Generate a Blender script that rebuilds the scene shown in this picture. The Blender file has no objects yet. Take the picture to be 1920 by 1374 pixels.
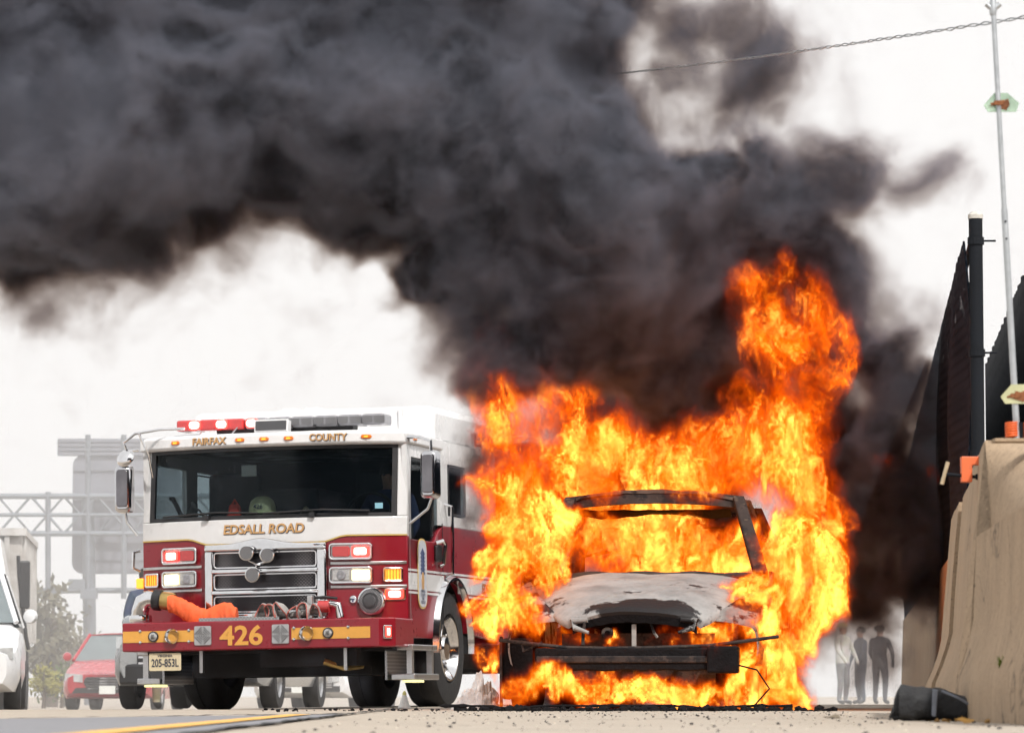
import bpy, bmesh, math, random
import numpy as np
from mathutils import Vector, Matrix, noise as mnoise

R = math.radians
random.seed(7)
S = bpy.context.scene
C = S.collection

# ------------------------------------------------------------------ camera
F_PX = 7250.0                 # focal length in pixels of the 1920 px wide photograph
CAM_H = 0.09                  # the lens is almost on the road
PITCH = math.atan((1305.0 - 687.0) / F_PX)
cam_d = bpy.data.cameras.new('camera')
cam = bpy.data.objects.new('camera', cam_d)
C.objects.link(cam)
cam_d.sensor_width = 36.0
cam_d.lens = F_PX / 1920.0 * 36.0
cam_d.clip_start = 0.1
cam_d.clip_end = 5000.0
cam_d.dof.use_dof = True
cam_d.dof.focus_distance = 26.5
cam_d.dof.aperture_fstop = 9.0
cam.location = (0, 0, CAM_H)
cam.rotation_euler = (R(90) + PITCH, 0, 0)
S.camera = cam

# ------------------------------------------------------------------ world, sun, exposure
SUN_EL, SUN_AZ = 50.0, 25.0   # sun high behind the camera and a little to its right
w = bpy.data.worlds.new('World')
S.world = w
w.use_nodes = True
nt = w.node_tree
w.cycles.sampling_method = 'MANUAL'
w.cycles.sample_map_resolution = 256
bg = nt.nodes['Background']
sky = nt.nodes.new('ShaderNodeTexSky')
sky.sky_type = 'NISHITA'
sky.sun_disc = False
sky.sun_elevation = R(SUN_EL)
sky.sun_rotation = R(180 - SUN_AZ)
sky.air_density = 1.0
sky.dust_density = 6.0
sky.ozone_density = 1.0
# thin bright overcast: the blue of the clear sky is veiled to white everywhere
bw = nt.nodes.new('ShaderNodeRGBToBW')
mixw = nt.nodes.new('ShaderNodeMix'); mixw.data_type = 'RGBA'
mixw.inputs[0].default_value = 0.93
veil = nt.nodes.new('ShaderNodeMix'); veil.data_type = 'RGBA'; veil.blend_type = 'MIX'
veil.inputs[0].default_value = 0.75
veil.inputs[7].default_value = (9.6, 9.5, 9.45, 1)
nt.links.new(sky.outputs[0], bw.inputs[0])
nt.links.new(sky.outputs[0], mixw.inputs[6])
nt.links.new(bw.outputs[0], mixw.inputs[7])
nt.links.new(mixw.outputs[2], veil.inputs[6])
nt.links.new(veil.outputs[2], bg.inputs[0])
bg.inputs[1].default_value = 0.128

sun_d = bpy.data.lights.new('sun', 'SUN')
sun_d.energy = 3.6
sun_d.angle = R(2.0)
sun_d.color = (1.0, 0.955, 0.89)
sun = bpy.data.objects.new('sun', sun_d)
C.objects.link(sun)
_e, _a = R(SUN_EL), R(SUN_AZ)
SUN_DIR = Vector((math.sin(_a) * math.cos(_e), -math.cos(_a) * math.cos(_e), math.sin(_e)))  # towards the sun
sun.rotation_euler = SUN_DIR.to_track_quat('Z', 'Y').to_euler()

S.view_settings.view_transform = 'Standard'
S.view_settings.look = 'None'
S.view_settings.gamma = 1.0
S.view_settings.exposure = 0.0
S.view_settings.use_curve_mapping = False
S.render.engine = 'CYCLES'
cy = S.cycles
cy.max_bounces = 4
cy.diffuse_bounces = 2
cy.glossy_bounces = 3
cy.transmission_bounces = 4
cy.volume_bounces = 1
cy.transparent_max_bounces = 12
cy.sample_clamp_indirect = 4.0
cy.volume_step_rate = 5.0
cy.volume_max_steps = 160
cy.use_denoising = True
cy.use_adaptive_sampling = True
cy.adaptive_threshold = 0.05
cy.caustics_reflective = False
cy.caustics_refractive = False

# a point of the place seen at photograph pixel (px, py), Y metres ahead of the camera
_ct, _st = math.cos(PITCH), math.sin(PITCH)
def P(px, py, Y):
    x = (px - 960.0) / F_PX
    u = (687.0 - py) / F_PX
    d = (x, _ct - u * _st, _st + u * _ct)
    t = Y / d[1]
    return Vector((d[0] * t, Y, CAM_H + d[2] * t))
def MPX(Y):                    # metres per photograph pixel at distance Y
    return Y / F_PX

# ------------------------------------------------------------------ helpers: materials
def _new_mat(name):
    m = bpy.data.materials.new(name)
    m.use_nodes = True
    return m, m.node_tree, m.node_tree.nodes['Principled BSDF']

def mat(name, col, rough=.5, metal=0., var=.10, scale=5., bump=0., bscale=60., coat=0., emis=None, estr=0., dirt=None, dirt_amt=0., dirt_scale=2.2):
    """base colour with fine procedural variation, optional dirt patches and relief"""
    m, t, b = _new_mat(name)
    tc = t.nodes.new('ShaderNodeTexCoord')
    n = t.nodes.new('ShaderNodeTexNoise'); n.inputs['Scale'].default_value = scale; n.inputs['Detail'].default_value = 6; n.inputs['Roughness'].default_value = .65
    t.links.new(tc.outputs['Object'], n.inputs['Vector'])
    mr = t.nodes.new('ShaderNodeMapRange'); mr.inputs[1].default_value = .3; mr.inputs[2].default_value = .7
    mr.inputs[3].default_value = 1 - var; mr.inputs[4].default_value = 1 + var
    t.links.new(n.outputs['Fac'], mr.inputs[0])
    vm = t.nodes.new('ShaderNodeVectorMath'); vm.operation = 'SCALE'
    vm.inputs[0].default_value = col[:3]
    t.links.new(mr.outputs[0], vm.inputs['Scale'])
    last = vm.outputs[0]
    if dirt is not None:
        n2 = t.nodes.new('ShaderNodeTexNoise'); n2.inputs['Scale'].default_value = dirt_scale; n2.inputs['Detail'].default_value = 8; n2.inputs['Roughness'].default_value = .7
        t.links.new(tc.outputs['Object'], n2.inputs['Vector'])
        m2 = t.nodes.new('ShaderNodeMapRange'); m2.inputs[1].default_value = .45; m2.inputs[2].default_value = .75; m2.inputs[4].default_value = dirt_amt
        t.links.new(n2.outputs['Fac'], m2.inputs[0])
        mx = t.nodes.new('ShaderNodeMix'); mx.data_type = 'RGBA'
        t.links.new(m2.outputs[0], mx.inputs[0]); t.links.new(last, mx.inputs[6]); mx.inputs[7].default_value = (*dirt[:3], 1)
        last = mx.outputs[2]
    t.links.new(last, b.inputs['Base Color'])
    rr = t.nodes.new('ShaderNodeMapRange'); rr.inputs[1].default_value = .3; rr.inputs[2].default_value = .7
    rr.inputs[3].default_value = max(.02, rough * .8); rr.inputs[4].default_value = min(1, rough * 1.25)
    t.links.new(n.outputs['Fac'], rr.inputs[0]); t.links.new(rr.outputs[0], b.inputs['Roughness'])
    b.inputs['Metallic'].default_value = metal
    if coat: b.inputs['Coat Weight'].default_value = coat; b.inputs['Coat Roughness'].default_value = .06
    if bump:
        nb = t.nodes.new('ShaderNodeTexNoise'); nb.inputs['Scale'].default_value = bscale; nb.inputs['Detail'].default_value = 5
        t.links.new(tc.outputs['Object'], nb.inputs['Vector'])
        bp = t.nodes.new('ShaderNodeBump'); bp.inputs['Strength'].default_value = bump; bp.inputs['Distance'].default_value = .01
        t.links.new(nb.outputs['Fac'], bp.inputs['Height']); t.links.new(bp.outputs[0], b.inputs['Normal'])
    if emis is not None:
        m.cycles.emission_sampling = 'NONE'
        b.inputs['Emission Color'].default_value = (*emis[:3], 1); b.inputs['Emission Strength'].default_value = estr
    return m

def glass_mat(name, tint, alpha, rough=.04):
    """window glass: glossy, partly clear"""
    m, t, b = _new_mat(name)
    b.inputs['Base Color'].default_value = (*tint, 1); b.inputs['Roughness'].default_value = rough
    tr = t.nodes.new('ShaderNodeBsdfTransparent'); tr.inputs[0].default_value = (.80, .86, .88, 1)
    mx = t.nodes.new('ShaderNodeMixShader'); mx.inputs[0].default_value = alpha
    t.links.new(tr.outputs[0], mx.inputs[1]); t.links.new(b.outputs[0], mx.inputs[2])
    t.links.new(mx.outputs[0], t.nodes['Material Output'].inputs['Surface'])
    return m

def mesh_mat(name, dark, light, scale, rough=.35, metal=.6):
    """fine woven or perforated metal"""
    m, t, b = _new_mat(name)
    tc = t.nodes.new('ShaderNodeTexCoord')
    mp = t.nodes.new('ShaderNodeMapping'); mp.inputs['Rotation'].default_value = (0, R(45), 0)
    t.links.new(tc.outputs['Object'], mp.inputs[0])
    vo = t.nodes.new('ShaderNodeTexVoronoi'); vo.inputs['Scale'].default_value = scale; vo.inputs['Randomness'].default_value = 0.05
    t.links.new(mp.outputs[0], vo.inputs['Vector'])
    r = t.nodes.new('ShaderNodeMapRange'); r.inputs[1].default_value = .28; r.inputs[2].default_value = .46
    t.links.new(vo.outputs['Distance'], r.inputs[0])
    mx = t.nodes.new('ShaderNodeMix'); mx.data_type = 'RGBA'
    mx.inputs[6].default_value = (*dark, 1); mx.inputs[7].default_value = (*light, 1)
    t.links.new(r.outputs[0], mx.inputs[0]); t.links.new(mx.outputs[2], b.inputs['Base Color'])
    b.inputs['Roughness'].default_value = rough; b.inputs['Metallic'].default_value = metal
    return m

M = {}
M['red'] = mat('red_paint', (.245, .005, .016), .30, 0, .06, 3, coat=.30, dirt=(.20, .05, .05), dirt_amt=.25)
M['white'] = mat('white_paint', (.74, .74, .75), .25, 0, .03, 3, coat=.5, dirt=(.52, .49, .46), dirt_amt=.18)
M['chrome'] = mat('chrome', (.72, .72, .73), .10, 1, .08, 9)
M['alu'] = mat('brushed_aluminium', (.55, .55, .56), .32, 1, .12, 14)
M['rubber'] = mat('tyre_rubber', (.022, .022, .024), .8, 0, .2, 9, bump=.3, bscale=40)
M['black'] = mat('black_plastic', (.018, .018, .020), .45, 0, .15, 8)
M['under'] = mat('chassis_grime', (.016, .016, .018), .8, 0, .3, 5)
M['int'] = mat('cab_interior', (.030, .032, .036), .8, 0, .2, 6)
M['gold'] = mat('gold_leaf', (.62, .36, .15), .35, .25, .12, 30)
M['yellow'] = mat('reflective_yellow', (.72, .36, .07), .4, 0, .05, 20)
M['goldline'] = mat('gold_pinstripe', (.62, .42, .12), .4, 0, .05, 20)
M['redlens'] = mat('red_lens', (.50, .05, .05), .15, 0, .1, 60, coat=.5)
M['redlit'] = mat('red_warning_lamp_lit', (.8, .1, .08), .3, emis=(1, .025, .02), estr=3.2)
M['redcore'] = mat('red_warning_lamp_led', (.9, .3, .3), .3, emis=(1, .42, .36), estr=5.)
M['headlit'] = mat('head_lamp_lit', (.9, .85, .7), .2, emis=(1, .82, .42), estr=2.4)
M['lampclear'] = mat('clear_lamp_lens', (.48, .47, .46), .12, .5, .25, 40)
M['amber'] = mat('amber_lens', (.72, .19, .015), .2, 0, .1, 50, coat=.5)
M['amberlit'] = mat('amber_lamp_lit', (.9, .3, .03), .3, emis=(1, .34, .03), estr=1.6)
M['steplit'] = mat('step_lamp_lit', (.9, .9, .5), .3, emis=(1, .95, .45), estr=1.2)
M['greylens'] = mat('grey_lamp_lens', (.30, .30, .32), .2, .2, .3, 45)
M['grille'] = mesh_mat('grille_mesh', (.20, .19, .20), (.028, .026, .03), 48)
M['speaker'] = mesh_mat('speaker_mesh', (.42, .41, .41), (.06, .06, .06), 40)
M['ledface'] = mesh_mat('led_lamp_face', (.30, .30, .31), (.08, .08, .085), 60, .3, .3)
M['tread'] = mesh_mat('tread_plate', (.62, .62, .62), (.34, .34, .35), 45, .3, 1.)
M['windscreen'] = glass_mat('windscreen_glass', (.010, .014, .018), .16)
M['sideglass'] = glass_mat('side_glass', (.008, .010, .012), .28)
M['mirror'] = mat('mirror_shell', (.60, .60, .62), .06, 1, .05, 4)
M['orange'] = mat('orange_fabric', (.86, .13, .035), .75, 0, .10, 14, bump=.5, bscale=30)
M['brass'] = mat('brass_coupling', (.48, .34, .13), .35, .9, .15, 14)
M['hose'] = mat('grey_hose', (.34, .33, .32), .8, 0, .2, 22, bump=.6, bscale=60)
M['plate'] = mat('number_plate', (.66, .57, .38), .5, 0, .04, 10)
M['ink'] = mat('dark_ink', (.03, .035, .06), .6)
M['navy'] = mat('navy_ink', (.05, .07, .16), .6)
M['helmet'] = mat('helmet_shell', (.40, .40, .22), .5, 0, .2, 20)
M['redbag'] = mat('red_pack', (.55, .04, .02), .7, 0, .2, 20)
M['dash'] = mat('dashboard', (.06, .065, .075), .7, 0, .2, 12)
M['skin'] = mat('skin', (.50, .30, .22), .6, 0, .08, 20)
M['shield'] = mat('shield_decal', (.50, .52, .58), .4, 0, .15, 25)
M['khaki'] = mat('khaki_cloth', (.34, .29, .20), .85, 0, .15, 25)
M['paper'] = mat('white_paper', (.70, .72, .70), .7, 0, .05, 10)

# ------------------------------------------------------------------ helpers: meshes
def tag(o, label=None, cat=None, group=None, kind=None):
    if label: o['label'] = label
    if cat: o['category'] = cat
    if group: o['group'] = group
    if kind: o['kind'] = kind
    return o

def empty(name, loc=(0, 0, 0), rot=(0, 0, 0), parent=None):
    o = bpy.data.objects.new(name, None)
    o.empty_display_size = .1
    C.objects.link(o)
    o.location = loc; o.rotation_euler = rot
    o.parent = parent
    return o

class MB:
    def __init__(self):
        self.v = []; self.f = []
    def add(self, vs, fs):
        k = len(self.v)
        self.v += [tuple(p) for p in vs]
        self.f += [tuple(i + k for i in q) for q in fs]
        return self
    def box(self, c, s, rot=None, taper=1.0):
        """centre, full size; rot = Matrix/Euler; taper scales the top"""
        vs = []
        for z in (-.5, .5):
            k = taper if z > 0 else 1
            for x, y in ((-.5, -.5), (.5, -.5), (.5, .5), (-.5, .5)):
                p = Vector((x * s[0] * k, y * s[1] * k, z * s[2]))
                if rot is not None: p = rot @ p
                vs.append(p + Vector(c))
        return self.add(vs, [(3, 2, 1, 0), (4, 5, 6, 7), (0, 1, 5, 4), (1, 2, 6, 5), (2, 3, 7, 6), (3, 0, 4, 7)])
    def prism(self, poly, fn0, fn1):
        """outline poly (2D points) lifted to two end caps by fn0, fn1"""
        n = len(poly)
        vs = [fn0(*p) for p in poly] + [fn1(*p) for p in poly]
        fs = [tuple(range(n - 1, -1, -1)), tuple(range(n, 2 * n))]
        fs += [(i, (i + 1) % n, n + (i + 1) % n, n + i) for i in range(n)]
        return self.add(vs, fs)
    def lathe(self, prof, o, ax, seg=24, cap=True):
        """prof: (radius, along) pairs about axis ax from o"""
        a = Vector(ax).normalized()
        u = a.orthogonal().normalized(); w_ = a.cross(u)
        o = Vector(o); vs = []; fs = []
        for r, h in prof:
            for i in range(seg):
                t = 2 * math.pi * i / seg
                vs.append(o + a * h + (u * math.cos(t) + w_ * math.sin(t)) * r)
        for j in range(len(prof) - 1):
            for i in range(seg):
                k = (i + 1) % seg
                fs.append((j * seg + i, j * seg + k, (j + 1) * seg + k, (j + 1) * seg + i))
        if cap:
            fs.append(tuple(range(seg - 1, -1, -1)))
            fs.append(tuple((len(prof) - 1) * seg + i for i in range(seg)))
        return self.add(vs, fs)
    def tube(self, path, r, seg=10, cap=True):
        pts = [Vector(p) for p in path]
        rs = r if isinstance(r, (list, tuple)) else [r] * len(pts)
        vs = []; fs = []; u = None
        for i, p in enumerate(pts):
            d = (pts[min(i + 1, len(pts) - 1)] - pts[max(i - 1, 0)]).normalized()
            if u is None: u = d.orthogonal().normalized()
            u = (u - d * u.dot(d)).normalized(); w_ = d.cross(u)
            for k in range(seg):
                t = 2 * math.pi * k / seg
                vs.append(p + (u * math.cos(t) + w_ * math.sin(t)) * rs[i])
        for j in range(len(pts) - 1):
            for i in range(seg):
                k = (i + 1) % seg
                fs.append((j * seg + i, j * seg + k, (j + 1) * seg + k, (j + 1) * seg + i))
        if cap:
            fs.append(tuple(range(seg - 1, -1, -1)))
            fs.append(tuple((len(pts) - 1) * seg + i for i in range(seg)))
        return self.add(vs, fs)
    def grid(self, fn, nu, nv, thick=None):
        """fn(u,v) over [0,1]^2; thick = vector function or Vector to give it a back"""
        vs = [Vector(fn(i / nu, j / nv)) for i in range(nu + 1) for j in range(nv + 1)]
        n = nv + 1
        fs = [(i * n + j, (i + 1) * n + j, (i + 1) * n + j + 1, i * n + j + 1) for i in range(nu) for j in range(nv)]
        if thick is not None:
            T = Vector(thick); k = len(vs)
            vs2 = [p + T for p in vs]
            fs2 = [tuple(reversed([a + k for a in q])) for q in fs]
            ring = [i * n for i in range(nu + 1)] + [nu * n + j for j in range(1, nv + 1)] + [i * n + nv for i in range(nu - 1, -1, -1)] + [j for j in range(nv - 1, 0, -1)]
            side = [(ring[(i + 1) % len(ring)], ring[i], ring[i] + k, ring[(i + 1) % len(ring)] + k) for i in range(len(ring))]
            vs += vs2; fs = fs + fs2 + side
        return self.add(vs, fs)
    def build(self, name, m, parent=None, smooth=None, bevel=0., loc=None, rot=None):
        me = bpy.data.meshes.new(name)
        me.from_pydata(self.v, [], self.f)
        bm = bmesh.new(); bm.from_mesh(me)
        bmesh.ops.recalc_face_normals(bm, faces=bm.faces)
        bm.to_mesh(me); bm.free()
        me.materials.append(M[m] if isinstance(m, str) else m)
        o = bpy.data.objects.new(name, me)
        C.objects.link(o)
        o.parent = parent
        if loc is not None: o.location = loc
        if rot is not None: o.rotation_euler = rot
        if smooth:
            me.polygons.foreach_set('use_smooth', [True] * len(me.polygons))
            me.set_sharp_from_angle(angle=R(smooth if smooth > 1 else 38))
        if bevel:
            b = o.modifiers.new('bevel', 'BEVEL'); b.width = bevel; b.segments = 2; b.limit_method = 'ANGLE'; b.angle_limit = R(40)
            b.harden_normals = False
        return o

def text_mesh(s, size, bold=.0, shear=0., depth=.004, align='CENTER', width=None):
    """lettering as (verts, faces) in the x-z plane, facing -y, base line at z=0"""
    cu = bpy.data.curves.new('lettering', 'FONT')
    cu.body = s; cu.size = size; cu.offset = bold; cu.shear = shear; cu.extrude = depth / 2; cu.align_x = align
    cu.resolution_u = 4
    o = bpy.data.objects.new('lettering', cu)
    C.objects.link(o)
    dg = bpy.context.evaluated_depsgraph_get()
    me = bpy.data.meshes.new_from_object(o.evaluated_get(dg))
    vs = [(v.co.x, -v.co.z, v.co.y) for v in me.vertices]
    fs = [tuple(p.vertices) for p in me.polygons]
    bpy.data.objects.remove(o); bpy.data.curves.remove(cu); bpy.data.meshes.remove(me)
    if width:
        xs = [v[0] for v in vs]; k = width / (max(xs) - min(xs))
        vs = [(v[0] * k, v[1], v[2]) for v in vs]
    return vs, fs

def copy_tree(o, parent=None, keep=False):
    c = o.copy(); C.objects.link(c)
    c.parent = parent
    for ch in o.children: copy_tree(ch, c)
    return c

def rrect(x0, x1, z0, z1, r, n=5):
    """rounded rectangle outline"""
    pts = []
    for cx, cz, a in ((x1 - r, z1 - r, 0), (x0 + r, z1 - r, 90), (x0 + r, z0 + r, 180), (x1 - r, z0 + r, 270)):
        for i in range(n + 1):
            t = R(a + 90 * i / n)
            pts.append((cx + r * math.cos(t), cz + r * math.sin(t)))
    return pts

# ------------------------------------------------------------------ ground: bridge deck, asphalt, joints, markings
def smoothstep(a, b, x):
    t = min(1, max(0, (x - a) / (b - a)))
    return t * t * (3 - 2 * t)
def ground_z(x, y):
    """flat shoulder near the lens; beyond it the lanes fall away to the left (superelevated curve) and over a crest"""
    z = -.018 * max(0., -.55 - x) * smoothstep(26.5, 32.5, y)
    z = max(z, -.07)
    z -= .10 * smoothstep(43, 62, y)
    return z

def concrete_mat(name, base, stain, scale=1., speck=True, streak=None, cracks=0.):
    m, t, b = _new_mat(name)
    tc = t.nodes.new('ShaderNodeTexCoord')
    def noise(sc, det=6, rough=.6, vec=None):
        n = t.nodes.new('ShaderNodeTexNoise'); n.inputs['Scale'].default_value = sc; n.inputs['Detail'].default_value = det; n.inputs['Roughness'].default_value = rough
        t.links.new(vec or tc.outputs['Object'], n.inputs['Vector']); return n.outputs['Fac']
    def rng(x, a, b_, lo, hi):
        r = t.nodes.new('ShaderNodeMapRange'); t.links.new(x, r.inputs[0])
        for i, v in enumerate((a, b_, lo, hi)): r.inputs[i + 1].default_value = v
        return r.outputs[0]
    def mix(f, a, c2):
        x = t.nodes.new('ShaderNodeMix'); x.data_type = 'RGBA'; t.links.new(f, x.inputs[0])
        if hasattr(a, 'is_output'): t.links.new(a, x.inputs[6])
        else: x.inputs[6].default_value = (*a, 1)
        x.inputs[7].default_value = (*c2, 1)
        return x.outputs[2]
    col = mix(rng(noise(1.7 * scale), .42, .72, 0, .65), base, stain)
    col = mix(rng(noise(9 * scale), .5, .75, 0, .45), col, tuple(k * .72 for k in base))
    if speck:
        col = mix(rng(noise(55 * scale, 3), .58, .70, 0, .7), col, tuple(k * .38 for k in base))
        col = mix(rng(noise(80 * scale, 2), .62, .70, 0, .6), col, tuple(min(1, k * 1.45) for k in base))
    if streak:
        mp = t.nodes.new('ShaderNodeMapping'); mp.inputs['Scale'].default_value = streak
        t.links.new(tc.outputs['Object'], mp.inputs[0])
        col = mix(rng(noise(1., 6, .6, mp.outputs[0]), .44, .74, 0, .55), col, tuple(k * .58 for k in base))
    if cracks:
        # hairline cracks and blow holes
        wv = t.nodes.new('ShaderNodeVectorMath'); wv.operation = 'MULTIPLY_ADD'; wv.inputs[1].default_value = (.5, .5, .5)
        nz = t.nodes.new('ShaderNodeTexNoise'); nz.inputs['Scale'].default_value = 3.; nz.inputs['Detail'].default_value = 6
        t.links.new(tc.outputs['Object'], nz.inputs['Vector']); t.links.new(nz.outputs['Color'], wv.inputs[0]); t.links.new(tc.outputs['Object'], wv.inputs[2])
        vo = t.nodes.new('ShaderNodeTexVoronoi'); vo.feature = 'DISTANCE_TO_EDGE'; vo.inputs['Scale'].default_value = cracks
        t.links.new(wv.outputs[0], vo.inputs['Vector'])
        cm = t.nodes.new('ShaderNodeMath'); cm.operation = 'MULTIPLY'
        t.links.new(rng(vo.outputs['Distance'], .004, .010, .8, 0), cm.inputs[0]); t.links.new(rng(noise(.9), .48, .56, 0, 1), cm.inputs[1])
        col = mix(cm.outputs[0], col, tuple(k * .22 for k in base))
        vp = t.nodes.new('ShaderNodeTexVoronoi'); vp.inputs['Scale'].default_value = 42
        t.links.new(tc.outputs['Object'], vp.inputs['Vector'])
        col = mix(rng(vp.outputs['Distance'], .10, .16, .55, 0), col, tuple(k * .35 for k in base))
    t.links.new(col, b.inputs['Base Color'])
    b.inputs['Roughness'].default_value = .92
    bp = t.nodes.new('ShaderNodeBump'); bp.inputs['Strength'].default_value = .5; bp.inputs['Distance'].default_value = .006
    t.links.new(noise(45 * scale, 5), bp.inputs['Height']); t.links.new(bp.outputs[0], b.inputs['Normal'])
    return m
M['deck'] = concrete_mat('deck_concrete', (.40, .345, .285), (.30, .26, .215), 1., True, None, .8)
M['asphalt'] = concrete_mat('worn_asphalt', (.215, .215, .23), (.185, .185, .20))
M['barrier'] = concrete_mat('barrier_concrete', (.41, .30, .20), (.31, .225, .15), 1., True, (30., 30., .45), 1.1)
M['linepaint'] = mat('yellow_line_paint', (.72, .40, .09), .7, 0, .15, 20, dirt=(.42, .30, .16), dirt_amt=.5, dirt_scale=9)
M['joint'] = mat('joint_sealant', (.020, .019, .019), .7, 0, .3, 20, bump=.5)
M['grass'] = mat('verge_grass', (.10, .13, .045), .9, 0, .35, 1.5)

def sheet(name, m, inside, x0, x1, y0, y1, dz, nx, ny, kind='structure'):
    """grid sheet over the ground; inside(x,y) keeps a cell"""
    vs = []; fs = []; ids = {}
    xs = np.linspace(x0, x1, nx + 1); ys = np.linspace(y0, y1, ny + 1)
    def vid(i, j):
        if (i, j) not in ids:
            ids[(i, j)] = len(vs); vs.append((xs[i], ys[j], ground_z(xs[i], ys[j]) + dz))
        return ids[(i, j)]
    for i in range(nx):
        for j in range(ny):
            if inside is None or inside((xs[i] + xs[i + 1]) / 2, (ys[j] + ys[j + 1]) / 2):
                fs.append((vid(i, j), vid(i + 1, j), vid(i + 1, j + 1), vid(i, j + 1)))
    mb = MB(); mb.add(vs, fs)
    o = mb.build(name, m, smooth=True)
    if kind: o['kind'] = kind
    return o

def make_ground():
    # one sheet to the horizon, finer where it bends
    xs = [-900, -300, -100, -40, -20, -12] + list(np.linspace(-8, 8, 33)) + [12, 20, 40, 100, 300, 900]
    ys = [-20, -5, 0, 4, 8, 12, 16, 20, 24] + list(np.linspace(25, 60, 36)) + [70, 90, 130, 200, 400, 900, 2500]
    vs = [(x, y, ground_z(x, y)) for x in xs for y in ys]
    n = len(ys)
    fs = [(i * n + j, (i + 1) * n + j, (i + 1) * n + j + 1, i * n + j + 1) for i in range(len(xs) - 1) for j in range(n - 1)]
    o = MB().add(vs, fs).build('ground', 'deck', smooth=True)
    o['kind'] = 'structure'
    # asphalt lane up to the skewed deck joint
    jl = lambda x: 15.2 + (x + 2.0) * 3.4          # joint line y at x
    pts = [(-30., -4.), (-.755, -4.), (-.77, 9.), (-.80, 16.), (-.82, jl(-.82)), (-2.6, jl(-2.6)), (-6., 4.), (-30., -4.)]
    pts = pts[:-1]
    a = MB().add([(x, y, .004) for x, y in pts], [tuple(range(len(pts)))]).build('road', 'asphalt'); a['kind'] = 'structure'
    # yellow edge line painted on the asphalt
    lp = []
    k = 26
    for i in range(k + 1):
        y = 2 + (jl(-1.05) - .3 - 2) * i / k
        lp.append((-.955 - .004 * (y - 9), y))
    vs = []; fs = []
    for i, (x, y) in enumerate(lp):
        vs += [(x - .055 + .004 * math.sin(i * 3.1), y, .008), (x + .055 + .004 * math.sin(i * 2.3), y, .008)]
        if i: fs.append((2 * i - 2, 2 * i - 1, 2 * i + 1, 2 * i))
    l = MB().add(vs, fs).build('road_marking', 'linepaint'); l['kind'] = 'structure'
    # crumbling joints: lengthwise between asphalt and deck, and the skewed one across
    def joint(name, path, wd):
        vs = []; fs = []
        for i, (x, y) in enumerate(path):
            dx, dy = (path[min(i + 1, len(path) - 1)][0] - path[max(i - 1, 0)][0], path[min(i + 1, len(path) - 1)][1] - path[max(i - 1, 0)][1])
            L = math.hypot(dx, dy); nx_, ny_ = -dy / L, dx / L
            w1 = wd * (.5 + .6 * mnoise.noise((x * 6, y * 2.2, 1.))); w2 = wd * (.5 + .6 * mnoise.noise((x * 6, y * 2.2, 7.)))
            h = .007 + .005 * mnoise.noise((x * 9, y * 3, 3.))
            vs += [(x + nx_ * w1, y + ny_ * w1, h + ground_z(x, y)), (x - nx_ * w2, y - ny_ * w2, h + ground_z(x, y))]
            if i: fs.append((2 * i - 2, 2 * i - 1, 2 * i + 1, 2 * i))
        o = MB().add(vs, fs).build(name, 'joint'); o['kind'] = 'structure'
    joint('deck_joint', [(-.755 - .004 * (y - 9) + .012 * mnoise.noise((y * .7, 0, 0)), y) for y in np.linspace(2, 30, 160)], .035)
    joint('deck_joint', [(x, jl(x) + .05 * mnoise.noise((x * 3, 0, 2.))) for x in np.linspace(-3.2, -.8, 90)], .05)
make_ground()

# ------------------------------------------------------------------ fire engine (local frame: x to our right, y backwards, z up, front at y=0)
TR = empty('fire_engine', P(499, 1305, 34.5) + Vector((0, 0, -CAM_H - .03)), (0, R(-0.95), R(-15)))
tag(TR, 'red and white fire engine numbered 426 with red warning lamps lit', 'fire engine')

def fy(x, z):
    """front skin of the cab: bowed in plan, raked from the windscreen up"""
    return .27 * (min(1.25, abs(x)) / 1.25) ** 2.6 + max(0., z - 1.70) * .11

def skin(name, x0, x1, z0, z1, off, th, m, parent=TR, nx=18, nz=4, ztop=None, zbot=None, bevel=.008):
    """patch of the cab front, 'off' metres proud of the skin and th thick; ztop/zbot bend its edges"""
    def fn(u, v):
        x = x0 + (x1 - x0) * u
        a = zbot(x) if zbot else z0
        b = ztop(x) if ztop else z1
        z = a + (b - a) * v
        return (x, fy(x, z) - off, z)
    return MB().grid(fn, nx, nz, (0, th, 0)).build(name, m, parent, smooth=40, bevel=bevel)

def frame_on_front(name, x0, x1, z0, z1, r, wd, off, th, m, parent=TR):
    """rounded chrome frame that follows the front"""
    a = rrect(x0, x1, z0, z1, r); b = rrect(x0 + wd, x1 - wd, z0 + wd, z1 - wd, max(.004, r - wd))
    n = len(a); vs = []; fs = []
    for d in (off, off - th):
        for pts in (a, b):
            vs += [(x, fy(x, min(z, 1.69)) - d, z) for x, z in pts]
    for i in range(n):
        k = (i + 1) % n
        fs += [(i, k, n + k, n + i), (2 * n + i, 3 * n + i, 3 * n + k, 2 * n + k), (i, 2 * n + i, 2 * n + k, k), (n + i, n + k, 3 * n + k, 3 * n + i)]
    return MB().add(vs, fs).build(name, m, parent, smooth=40, bevel=.005)

def plate_on_front(name, x0, x1, z0, z1, r, off, th, m, parent=TR):
    pts = rrect(x0, x1, z0, z1, r)
    return MB().prism(pts, lambda x, z: (x, fy(x, min(z, 1.69)) - off, z), lambda x, z: (x, fy(x, min(z, 1.69)) - off + th, z)).build(name, m, parent, smooth=40, bevel=.004)

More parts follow.
